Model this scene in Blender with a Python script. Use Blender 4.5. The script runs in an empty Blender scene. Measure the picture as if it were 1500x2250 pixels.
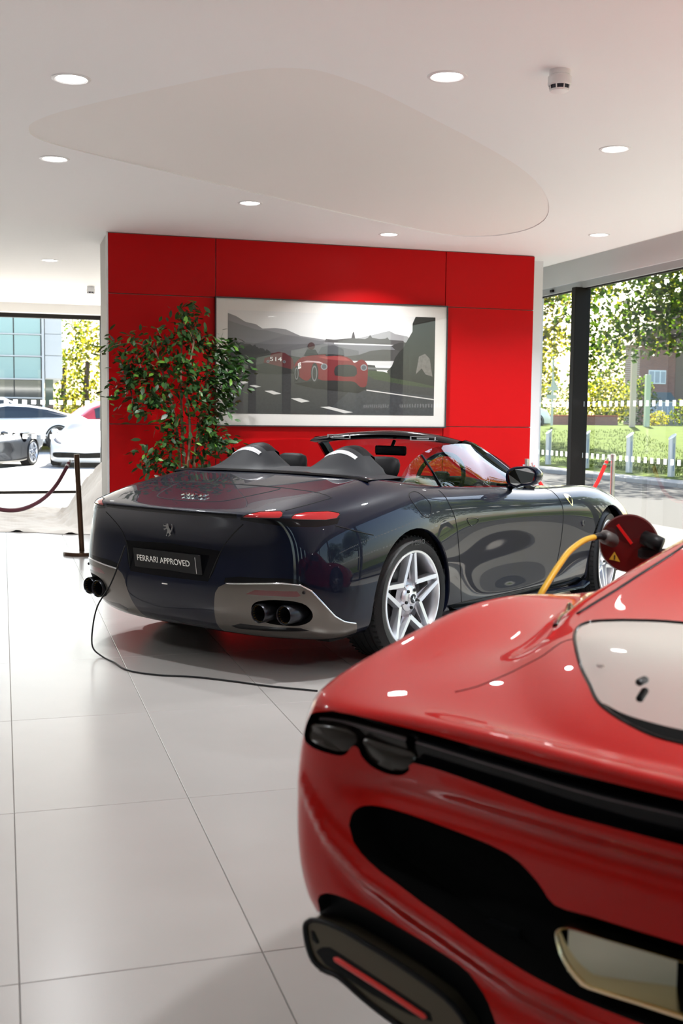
import bpy, bmesh, math, random
import numpy as np
from mathutils import Vector, Matrix, geometry
from mathutils.bvhtree import BVHTree

scene = bpy.context.scene
COL = scene.collection
PI = math.pi

# ------------------------------------------------------------------ camera
cam_d = bpy.data.cameras.new('camera')
cam = bpy.data.objects.new('camera', cam_d)
COL.objects.link(cam)
scene.camera = cam
YAW, PITCH, ROLL, EYE = -0.29379, 0.087164, 0.01127, 1.37777
cam.matrix_world = (Matrix.Translation((0, 0, EYE)) @ Matrix.Rotation(YAW, 4, 'Z')
                    @ Matrix.Rotation(PI / 2 - PITCH, 4, 'X') @ Matrix.Rotation(ROLL, 4, 'Z'))
cam_d.sensor_fit = 'VERTICAL'
cam_d.sensor_height = 36.0
cam_d.lens = 36.0 * 2461.12 / 2250.0
cam_d.clip_start = 0.05
cam_d.clip_end = 400
cam_d.dof.use_dof = True
cam_d.dof.focus_distance = 6.4
cam_d.dof.aperture_fstop = 5.0

# ------------------------------------------------------------------ world, sun, lights, exposure
world = bpy.data.worlds.new('sky')
scene.world = world
world.use_nodes = True
wn = world.node_tree
wn.nodes.clear()
sky = wn.nodes.new('ShaderNodeTexSky')
sky.sky_type = 'NISHITA'
sky.sun_disc = False
sky.sun_elevation = math.radians(42)
sky.sun_rotation = math.radians(28)
sky.air_density = 1.2
sky.dust_density = 2.2
sky.ozone_density = 1.0
bgn = wn.nodes.new('ShaderNodeBackground')
bgn.inputs['Strength'].default_value = 0.22
won = wn.nodes.new('ShaderNodeOutputWorld')
wn.links.new(sky.outputs[0], bgn.inputs['Color'])
wn.links.new(bgn.outputs[0], won.inputs['Surface'])

def lamp(name, kind, loc, energy, color=(1, 1, 1), rot=None, aim=None, **kw):
    d = bpy.data.lights.new(name, kind)
    d.energy = energy
    d.color = color
    par = kw.pop('parent_to', None)
    for k, v in kw.items():
        setattr(d, k, v)
    o = bpy.data.objects.new(name, d)
    COL.objects.link(o)
    o.location = loc
    if par is not None:
        o.parent = par
        o.location = Vector(loc) - Vector(par.location)
    if aim is not None:
        o.rotation_euler = Vector(aim).to_track_quat('-Z', 'Y').to_euler()
    return o

SUN_DIR = Vector((math.cos(math.radians(62)) * math.cos(math.radians(42)), math.sin(math.radians(62)) * math.cos(math.radians(42)), math.sin(math.radians(42))))
lamp('sun', 'SUN', (10, 20, 20), 14.0, (1.0, 0.95, 0.86), aim=-SUN_DIR, angle=math.radians(0.7))

scene.view_settings.view_transform = 'Standard'
scene.view_settings.look = 'None'
scene.view_settings.gamma = 1.0
scene.view_settings.use_curve_mapping = False
scene.view_settings.exposure = 1.58
cy = scene.cycles
cy.use_denoising = True
cy.max_bounces = 10
cy.diffuse_bounces = 5
cy.glossy_bounces = 5
cy.transmission_bounces = 8
cy.transparent_max_bounces = 16
cy.caustics_reflective = False
cy.caustics_refractive = False
cy.sample_clamp_indirect = 6
cy.use_light_tree = True

# ------------------------------------------------------------------ materials
MATS = {}
def mat(name, color=(0.8, 0.8, 0.8), rough=0.5, metal=0.0, coat=0.0, coat_rough=0.03, spec=0.5, emit=None, emit_s=0.0,
        trans=0.0, ior=1.5, alpha=1.0, noise=0.0, nscale=8.0, bump=0.0, bscale=60.0, flake=0.0, sheen=0.0, sss=0.0):
    if name in MATS:
        return MATS[name]
    m = bpy.data.materials.new(name)
    m.use_nodes = True
    nt = m.node_tree
    b = nt.nodes['Principled BSDF']
    b.inputs['Base Color'].default_value = (*color, 1)
    b.inputs['Roughness'].default_value = rough
    b.inputs['Metallic'].default_value = metal
    b.inputs['Coat Weight'].default_value = coat
    b.inputs['Coat Roughness'].default_value = coat_rough
    b.inputs['Specular IOR Level'].default_value = spec
    b.inputs['IOR'].default_value = ior
    b.inputs['Transmission Weight'].default_value = trans
    b.inputs['Alpha'].default_value = alpha
    b.inputs['Sheen Weight'].default_value = sheen
    if emit:
        b.inputs['Emission Color'].default_value = (*emit, 1)
        b.inputs['Emission Strength'].default_value = emit_s
    if noise > 0 or bump > 0:
        tc = nt.nodes.new('ShaderNodeTexCoord')
    if noise > 0:
        n = nt.nodes.new('ShaderNodeTexNoise')
        n.inputs['Scale'].default_value = nscale
        n.inputs['Detail'].default_value = 5
        nt.links.new(tc.outputs['Object'], n.inputs['Vector'])
        mx = nt.nodes.new('ShaderNodeMix')
        mx.data_type = 'RGBA'
        mx.inputs['A'].default_value = (*[c * (1 - noise) for c in color], 1)
        mx.inputs['B'].default_value = (*[min(1, c * (1 + noise)) for c in color], 1)
        nt.links.new(n.outputs['Fac'], mx.inputs['Factor'])
        nt.links.new(mx.outputs['Result'], b.inputs['Base Color'])
    if bump > 0:
        n2 = nt.nodes.new('ShaderNodeTexNoise')
        n2.inputs['Scale'].default_value = bscale
        n2.inputs['Detail'].default_value = 3
        nt.links.new(tc.outputs['Object'], n2.inputs['Vector'])
        bp = nt.nodes.new('ShaderNodeBump')
        bp.inputs['Strength'].default_value = bump
        bp.inputs['Distance'].default_value = 0.01
        nt.links.new(n2.outputs['Fac'], bp.inputs['Height'])
        nt.links.new(bp.outputs['Normal'], b.inputs['Normal'])
    MATS[name] = m
    return m

def glass_mat(name, tint=(1, 1, 1), refl=1.0, rough=0.0):
    """thin pane: see-through with the sheen of a flat sheet of glass"""
    if name in MATS:
        return MATS[name]
    m = bpy.data.materials.new(name)
    m.use_nodes = True
    nt = m.node_tree
    nt.nodes.clear()
    tr = nt.nodes.new('ShaderNodeBsdfTransparent')
    tr.inputs['Color'].default_value = (*tint, 1)
    gl = nt.nodes.new('ShaderNodeBsdfGlossy')
    gl.inputs['Roughness'].default_value = rough
    fr = nt.nodes.new('ShaderNodeFresnel')
    geo = nt.nodes.new('ShaderNodeNewGeometry')
    mr = nt.nodes.new('ShaderNodeMapRange')        # the same index seen from either face of the sheet
    mr.inputs['To Min'].default_value = 1.5
    mr.inputs['To Max'].default_value = 1 / 1.5
    nt.links.new(geo.outputs['Backfacing'], mr.inputs['Value'])
    nt.links.new(mr.outputs[0], fr.inputs['IOR'])
    mul = nt.nodes.new('ShaderNodeMath')
    mul.operation = 'MULTIPLY'
    mul.inputs[1].default_value = refl
    mix = nt.nodes.new('ShaderNodeMixShader')
    out = nt.nodes.new('ShaderNodeOutputMaterial')
    nt.links.new(fr.outputs[0], mul.inputs[0])
    nt.links.new(mul.outputs[0], mix.inputs[0])
    nt.links.new(tr.outputs[0], mix.inputs[1])
    nt.links.new(gl.outputs[0], mix.inputs[2])
    nt.links.new(mix.outputs[0], out.inputs['Surface'])
    MATS[name] = m
    return m

# ------------------------------------------------------------------ object helpers
def link(o, parent=None):
    COL.objects.link(o)
    if parent is not None:
        o.parent = parent
    return o

def tag(o, label=None, cat=None, group=None, kind=None):
    if label: o['label'] = label
    if cat: o['category'] = cat
    if group: o['group'] = group
    if kind: o['kind'] = kind
    return o

def thing(name, label, cat, loc=(0, 0, 0), rotz=0.0, group=None, parent=None):
    o = bpy.data.objects.new(name, None)
    o.empty_display_size = 0.1
    link(o, parent)
    o.location = loc
    o.rotation_euler = (0, 0, rotz)
    return tag(o, label, cat, group)

def mk(name, verts, faces, m, parent=None, smooth=False, loc=None, rot=None, label=None, normals=None):
    me = bpy.data.meshes.new(name)
    me.from_pydata([tuple(map(float, v)) for v in verts], [], [tuple(int(i) for i in f) for f in faces])
    if isinstance(m, (list, tuple)):
        for x in m: me.materials.append(x)
    else:
        me.materials.append(m)
    if smooth:
        me.polygons.foreach_set('use_smooth', [True] * len(me.polygons))
    if normals is not None:
        me.normals_split_custom_set_from_vertices([tuple(map(float, n)) for n in normals])
    me.update()
    o = bpy.data.objects.new(name, me)
    link(o, parent)
    if loc is not None: o.location = loc
    if rot is not None: o.rotation_euler = rot
    if label: o['label'] = label
    return o

class Geo:
    """collects simple shapes into one mesh"""
    def __init__(s):
        s.v, s.f, s.mi, s.cur = [], [], [], 0
    def add(s, vs, fs):
        b = len(s.v)
        s.v += [tuple(v) for v in vs]
        s.f += [tuple(i + b for i in f) for f in fs]
        s.mi += [s.cur] * len(fs)
        return s
    def box(s, x0, x1, y0, y1, z0, z1, bev=0.0):
        if bev > 0:
            b = bev
            pts = []
            for z, ins in ((z0, b), (z0 + b, 0), (z1 - b, 0), (z1, b)):
                for (cx, cy_, sx, sy) in ((x1, y1, -1, -1), (x0, y1, 1, -1), (x0, y0, 1, 1), (x1, y0, -1, 1)):
                    if (sx, sy) in ((-1, -1), (1, 1)):
                        q = [(cx + sx * ins, cy_ + sy * (b + ins)), (cx + sx * (b + ins), cy_ + sy * ins)]
                    else:
                        q = [(cx + sx * (b + ins), cy_ + sy * ins), (cx + sx * ins, cy_ + sy * (b + ins))]
                    for (a, c) in q: pts.append((a, c, z))
            fs = [tuple(range(7, -1, -1)), tuple(range(24, 32))]
            for r in range(3):
                for i in range(8):
                    j = (i + 1) % 8
                    fs.append((r * 8 + i, r * 8 + j, r * 8 + 8 + j, r * 8 + 8 + i))
            return s.add(pts, fs)
        v = [(x0, y0, z0), (x1, y0, z0), (x1, y1, z0), (x0, y1, z0), (x0, y0, z1), (x1, y0, z1), (x1, y1, z1), (x0, y1, z1)]
        return s.add(v, [(3, 2, 1, 0), (4, 5, 6, 7), (0, 1, 5, 4), (1, 2, 6, 5), (2, 3, 7, 6), (3, 0, 4, 7)])
    def tube(s, path, r, n=8, cap=True, closed=False):
        P = [Vector(p) for p in path]
        N = len(P)
        rr = r if isinstance(r, (list, tuple)) else [r] * N
        vs, fs = [], []
        up = None
        for i in range(N):
            if closed: t = P[(i + 1) % N] - P[i - 1]
            else: t = P[min(i + 1, N - 1)] - P[max(i - 1, 0)]
            t.normalize()
            if up is None:
                up = t.cross(Vector((0, 0, 1)))
                if up.length < 1e-3: up = t.cross(Vector((0, 1, 0)))
                up.normalize()
            else:
                up = up - t * up.dot(t)
                up.normalize()
            w = t.cross(up)
            for k in range(n):
                a = 2 * PI * k / n
                vs.append(P[i] + (up * math.cos(a) + w * math.sin(a)) * rr[i])
        for i in range(N if closed else N - 1):
            i2 = (i + 1) % N
            for k in range(n):
                k2 = (k + 1) % n
                fs.append((i * n + k, i * n + k2, i2 * n + k2, i2 * n + k))
        if cap and not closed:
            fs.append(tuple(range(n - 1, -1, -1)))
            fs.append(tuple((N - 1) * n + k for k in range(n)))
        return s.add(vs, fs)
    def lathe(s, prof, n=24, center=(0, 0, 0), axis='z', cap=False):
        vs, fs = [], []
        for (r, h) in prof:
            for k in range(n):
                a = 2 * PI * k / n
                c, q = r * math.cos(a), r * math.sin(a)
                if axis == 'z': p = (c, q, h)
                elif axis == 'y': p = (c, h, q)
                else: p = (h, c, q)
                vs.append((p[0] + center[0], p[1] + center[1], p[2] + center[2]))
        for i in range(len(prof) - 1):
            for k in range(n):
                k2 = (k + 1) % n
                f = (i * n + k, i * n + k2, (i + 1) * n + k2, (i + 1) * n + k)
                fs.append(f if axis != 'y' else f[::-1])
        if cap:
            fs.append(tuple(range(n - 1, -1, -1)))
            fs.append(tuple((len(prof) - 1) * n + k for k in range(n)))
        return s.add(vs, fs)
    def prism(s, poly, axis, a0, a1):
        """polygon in the two other axes, extruded from a0 to a1 along axis 0, 1 or 2"""
        n = len(poly)
        def P(p, a):
            q = list(p)
            q.insert(axis, a)
            return tuple(q)
        vs = [P(p, a0) for p in poly] + [P(p, a1) for p in poly]
        fs = [tuple(range(n - 1, -1, -1)), tuple(range(n, 2 * n))]
        fs += [(i, (i + 1) % n, n + (i + 1) % n, n + i) for i in range(n)]
        return s.add(vs, fs)
    def grid(s, rows):
        nr, nc = len(rows), len(rows[0])
        vs = [p for r in rows for p in r]
        fs = [(i * nc + j, i * nc + j + 1, (i + 1) * nc + j + 1, (i + 1) * nc + j) for i in range(nr - 1) for j in range(nc - 1)]
        return s.add(vs, fs)
    def build(s, name, m, parent=None, smooth=False, loc=None, rot=None, label=None, fix=True, auto=None):
        o = mk(name, s.v, s.f, m, parent, smooth, loc, rot, label)
        me = o.data
        if isinstance(m, (list, tuple)):
            me.polygons.foreach_set('material_index', s.mi)
        if fix:
            bm = bmesh.new()
            bm.from_mesh(me)
            bmesh.ops.recalc_face_normals(bm, faces=bm.faces)
            if auto:
                for e in bm.edges:
                    if len(e.link_faces) == 2 and e.calc_face_angle(0) > auto: e.smooth = False
            bm.to_mesh(me)
            bm.free()
            if auto:
                me.polygons.foreach_set('use_smooth', [True] * len(me.polygons))
        return o

def copy_tree(o, parent=None, **kw):
    c = o.copy()
    COL.objects.link(c)
    c.parent = parent
    for ch in list(o.children):
        copy_tree(ch, c)
    return c

def text(name, s, size, m, parent, loc, rot, extrude=0.001, align='CENTER', sx=1.0, shear=0.0):
    cu = bpy.data.curves.new(name, 'FONT')
    cu.body = s
    cu.size = size
    cu.extrude = extrude
    cu.align_x = align
    cu.align_y = 'CENTER'
    cu.shear = shear
    cu.materials.append(m)
    o = bpy.data.objects.new(name, cu)
    link(o, parent)
    o.location = loc
    o.rotation_euler = rot
    bpy.context.view_layer.update()
    dg = bpy.context.evaluated_depsgraph_get()
    me = bpy.data.meshes.new_from_object(o.evaluated_get(dg))
    for v in me.vertices: v.co.x *= sx
    bpy.data.objects.remove(o)
    o = bpy.data.objects.new(name, me)
    link(o, parent)
    o.location = loc
    o.rotation_euler = rot
    return o

def catmull(pts, n=6, closed=False):
    P = [np.array(p, float) for p in pts]
    N = len(P)
    out = []
    for i in range(N if closed else N - 1):
        if closed:
            a, b, c, d = P[i - 1], P[i], P[(i + 1) % N], P[(i + 2) % N]
        else:
            a, b, c, d = P[max(i - 1, 0)], P[i], P[i + 1], P[min(i + 2, N - 1)]
        for k in range(n):
            t = k / n
            out.append(0.5 * (2 * b + (c - a) * t + (2 * a - 5 * b + 4 * c - d) * t * t + (3 * b - 3 * c + d - a) * t ** 3))
    if not closed: out.append(P[-1])
    return out
# ------------------------------------------------------------------ smooth car skins
def bspl(n):
    """weights of a uniform cubic b-spline"""
    t = n
    return np.stack([(1 - t) ** 3, 3 * t ** 3 - 6 * t ** 2 + 4, -3 * t ** 3 + 3 * t ** 2 + 3 * t + 1, t ** 3], -1) / 6

def dspl(t):
    return np.stack([-3 * (1 - t) ** 2, 9 * t ** 2 - 12 * t, -9 * t ** 2 + 6 * t + 3, 3 * t ** 2], -1) / 6

class Surf:
    """half of a car's skin: columns run from the tail's centre round the flank to the nose, rows from the sill up to the cabin"""
    def __init__(s, cols, spine=False, tighten=0, push=None):
        T0 = np.array(cols, float)
        s.spine = spine
        s.push = None
        G = T0.copy()
        for _ in range(tighten):          # pull the skin out to the measured points
            s._pad(G)
            U, V = np.meshgrid(np.arange(s.nu + 1.), np.arange(s.nv + 1.), indexing='ij')
            S_ = s.ev(U.ravel(), V.ravel()).reshape(T0.shape)
            G = G + .8 * (T0 - S_)
        s._pad(G)
        s.push = push
        s._finish()
    def _pad(s, G):
        s.nu, s.nv = len(G) - 1, len(G[0]) - 1
        spine = s.spine
        flip = np.array([1, -1, 1.])
        G = np.concatenate([G[1:2] * flip, G, G[-2:-1] * flip], 0)
        lo = 2 * G[:, 0:1] - G[:, 1:2]
        hi = G[:, -2:-1] * flip if spine else 2 * G[:, -1:] - G[:, -2:-1]
        s.G = np.concatenate([lo, G, hi], 1)
    def _finish(s):
        U, V = np.meshgrid(np.linspace(0, s.nu, s.nu * 8 + 1), np.linspace(0, s.nv, s.nv * 6 + 1), indexing='ij')
        P = s.ev(U.ravel(), V.ravel())
        a, b = U.shape
        s.uv = np.stack([U.ravel(), V.ravel()], -1)
        s.P = P
        idx = np.arange(a * b).reshape(a, b)
        tri = []
        for q in (np.stack([idx[:-1, :-1], idx[1:, :-1], idx[1:, 1:]], -1), np.stack([idx[:-1, :-1], idx[1:, 1:], idx[:-1, 1:]], -1)):
            tri += q.reshape(-1, 3).tolist()
        s.tri = tri
        s.bvh = BVHTree.FromPolygons([Vector(p) for p in P], tri)
    def _w(s, u, v, fu=bspl, fv=bspl):
        u = np.clip(np.asarray(u, float), 0, s.nu - 1e-9)
        v = np.clip(np.asarray(v, float), 0, s.nv - 1e-9)
        iu, iv = u.astype(int), v.astype(int)
        wu, wv = fu(u - iu), fv(v - iv)
        out = np.zeros((len(u), 3))
        for a in range(4):
            for b in range(4):
                out += (wu[:, a] * wv[:, b])[:, None] * s.G[iu + a, iv + b]
        return out
    def ev(s, u, v):
        P = s._w(u, v)
        if s.push is None: return P
        n = np.cross(s._w(u, v, fu=dspl), s._w(u, v, fv=dspl))
        n /= np.maximum(np.linalg.norm(n, axis=1), 1e-12)[:, None]
        sg = np.where(np.einsum('ij,ij->i', n, P - np.array([1.3, 0, .45])) < 0, -1.0, 1.0)[:, None]
        return P + n * sg * s.push(P)[:, None]
    def nrm(s, u, v):
        u, v = np.asarray(u, float), np.asarray(v, float)
        if s.push is None:
            n = np.cross(s._w(u, v, fu=dspl), s._w(u, v, fv=dspl))
        else:
            h = .02
            u0, u1, v0, v1 = np.maximum(u - h, 0), np.minimum(u + h, s.nu), np.maximum(v - h, 0), np.minimum(v + h, s.nv)
            n = np.cross(s.ev(u1, v) - s.ev(u0, v), s.ev(u, v1) - s.ev(u, v0))
        n /= np.maximum(np.linalg.norm(n, axis=1), 1e-12)[:, None]
        return n
    def hit_uv(s, o, d):
        loc, n, i, dist = s.bvh.ray_cast(Vector(o), Vector(d).normalized())
        if loc is None: return None
        a, b, c = [Vector(s.P[k]) for k in s.tri[i]]
        w = np.linalg.lstsq(np.array([[*a, 1], [*b, 1], [*c, 1]]).T, np.array([*loc, 1.]), rcond=None)[0]
        uv = sum(w[k] * s.uv[s.tri[i][k]] for k in range(3))
        return uv
    def near_uv(s, p):
        loc, n, i, dist = s.bvh.find_nearest(Vector(p))
        a, b, c = [Vector(s.P[k]) for k in s.tri[i]]
        w = np.linalg.lstsq(np.array([[*a, 1], [*b, 1], [*c, 1]]).T, np.array([*loc, 1.]), rcond=None)[0]
        return sum(w[k] * s.uv[s.tri[i][k]] for k in range(3))
    def side(s, pts):
        """(x, z) pairs seen from the flank"""
        out = []
        for x, z in pts:
            h = s.hit_uv((x, 3, z), (0, -1, 0))
            out.append(h if h is not None else s.near_uv((x, 0.9, z)))
        return out
    def rear(s, pts):
        out = []
        for y, z in pts:
            h = s.hit_uv((-4, max(y, 0.001), z), (1, 0, 0))
            out.append(h if h is not None else s.near_uv((-0.9, y, z)))
        return out
    def top(s, pts):
        out = []
        for x, y in pts:
            h = s.hit_uv((x, max(y, 0.001), 3), (0, 0, -1))
            out.append(h if h is not None else s.near_uv((x, y, 0.9)))
        return out
    def near(s, pts): return [s.near_uv(p) for p in pts]

def resample(poly, step, closed=True):
    P = [np.array(p, float) for p in poly]
    out = []
    n = len(P)
    for i in range(n if closed else n - 1):
        a, b = P[i], P[(i + 1) % n]
        k = max(1, int(math.ceil(np.linalg.norm(b - a) / step)))
        for j in range(k): out.append(a + (b - a) * j / k)
    if not closed: out.append(P[-1])
    return out

def inside(P, poly):
    """vectorised point in polygon"""
    x, y = P[:, 0], P[:, 1]
    r = np.zeros(len(P), bool)
    n = len(poly)
    for i in range(n):
        x0, y0 = poly[i]
        x1, y1 = poly[(i + 1) % n]
        if y0 == y1: continue
        c = ((y0 > y) != (y1 > y)) & (x < (x1 - x0) * (y - y0) / (y1 - y0) + x0)
        r ^= c
    return r

def build_skin(sf, root, regions, holes, du=0.1, dv=0.1, both=True, default='body_shell', mats=None, push=None):
    """cut the skin into panels; regions = {name: polygon in (u, v)}, holes are left open"""
    mats = mats or {}
    polys = [np.array(p) for p in list(regions.values()) + list(holes)]
    verts, edges = [], []
    bnd = []
    def addloop(lp):
        b = len(verts)
        n = len(lp)
        for p in lp: verts.append((float(min(max(p[0], 0), sf.nu)), float(min(max(p[1], 0), sf.nv))))
        for i in range(n): edges.append((b + i, b + (i + 1) % n))
        bnd.extend(lp)
    rect = [(0, 0), (sf.nu, 0), (sf.nu, sf.nv), (0, sf.nv)]
    addloop(resample(rect, du))
    for p in polys: addloop(resample(p, du * 0.6))
    B = np.array([np.array(b) for b in bnd])
    gu = np.arange(du / 2, sf.nu, du)
    gv = np.arange(dv / 2, sf.nv, dv)
    U, V = np.meshgrid(gu, gv, indexing='ij')
    Q = np.stack([U.ravel(), V.ravel()], -1)
    keep = np.ones(len(Q), bool)
    for i in range(0, len(Q), 2000):
        d = ((Q[i:i + 2000, None, :] - B[None]) ** 2).sum(-1).min(1)
        keep[i:i + 2000] = d > (du * 0.4) ** 2
    Q = Q[keep]
    verts += [tuple(q) for q in Q.tolist()]
    res = geometry.delaunay_2d_cdt([Vector(v) for v in verts], edges, [], 0, 1e-5)
    V2 = np.array([tuple(v) for v in res[0]])
    F = [tuple(f) for f in res[2]]
    cen = np.array([V2[list(f)].mean(0) for f in F])
    owner = np.full(len(F), -1)
    names = list(regions.keys())
    for k, nme in enumerate(names):
        owner[inside(cen, regions[nme]) & (owner == -1)] = k
    for h in holes: owner[inside(cen, h)] = -2
    P = sf.ev(V2[:, 0], V2[:, 1])
    N = sf.nrm(V2[:, 0], V2[:, 1])
    if push is not None: P = push(P, N, V2)
    out = {}
    for k in [-1] + list(range(len(names))):
        nme = default if k == -1 else names[k]
        fs = [F[i] for i in np.nonzero(owner == k)[0]]
        if not fs: continue
        used = sorted({i for f in fs for i in f})
        mp = {v: i for i, v in enumerate(used)}
        p = P[used]
        n = N[used]
        # which way is outward?
        fl = [tuple(mp[i] for i in f) for f in fs]
        a, b, c = p[fl[0][0]], p[fl[0][1]], p[fl[0][2]]
        if np.dot(np.cross(b - a, c - a), n[fl[0][0]]) < 0: fl = [f[::-1] for f in fl]
        sgn = 1.0
        if k == -1 or True:
            cc = p.mean(0); ref = np.array([1.3, 0, 0.45])
            if np.mean(np.einsum('ij,ij->i', n, p - ref)) < 0: sgn = -1.0
        n = n * sgn
        if sgn < 0: fl = [f[::-1] for f in fl]
        m = mats.get(nme, mats.get('*'))
        flip = np.array([1, -1, 1.])
        base = nme.split('#')[0]
        mid = (p[:, 1].min() < 0.004)
        if both and (mid or k == -1):
            vs = np.concatenate([p, p * flip])
            nn = np.concatenate([n, n * flip])
            ff = fl + [tuple(i + len(p) for i in f[::-1]) for f in fl]
            out[nme] = mk(base, vs, ff, m, root, True, normals=nn)
        else:
            out[nme] = mk(base, p, fl, m, root, True, normals=n)
            if both: out[nme + '~'] = mk(base, p * flip, [f[::-1] for f in fl], m, root, True, normals=n * flip)
    return out

def on_skin(sf, uv, off=0.0):
    uv = np.array(uv)
    N = sf.nrm(uv[:, 0], uv[:, 1])
    P = sf.ev(uv[:, 0], uv[:, 1])
    ref = np.array([1.3, 0, 0.45])
    s = np.where(np.einsum('ij,ij->i', N, P - ref) < 0, -1.0, 1.0)[:, None]
    return P + N * s * off, N * s

def rim_wall(sf, uv, depth, name, m, root, both=True, dirn=None, lip=0.0, floor=None):
    """the inward edge of an opening; optional floor mesh closes it"""
    loop = resample(uv, 0.06)
    P, N = on_skin(sf, loop, lip)
    D = (np.array(dirn) * np.ones_like(N)) if dirn is not None else -N
    Q = P + D * depth
    n = len(P)
    fs = [(i, (i + 1) % n, n + (i + 1) % n, n + i) for i in range(n)]
    res = []
    for sy in ((1, -1) if both else (1,)):
        fl = np.array([1, sy, 1.])
        g = Geo().add(np.concatenate([P, Q]) * fl, fs)
        res.append(g.build(name, m, root, auto=0.6))
        if floor is not None:
            c = Q.mean(0)
            g2 = Geo().add(np.concatenate([Q, [c]]) * fl, [(i, (i + 1) % n, n) for i in range(n)])
            g2.build(floor[0], floor[1], root)
    return res

def seam(sf, uv, name, m, root, r=0.0025, both=True, closed=False, off=-0.0008):
    pts = resample(uv, 0.08, closed)
    P, N = on_skin(sf, pts, off)
    for sy in ((1, -1) if both else (1,)):
        g = Geo().tube(P * np.array([1, sy, 1.]), r, 6, closed=closed)
        g.build(name, m, root, smooth=True)
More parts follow.
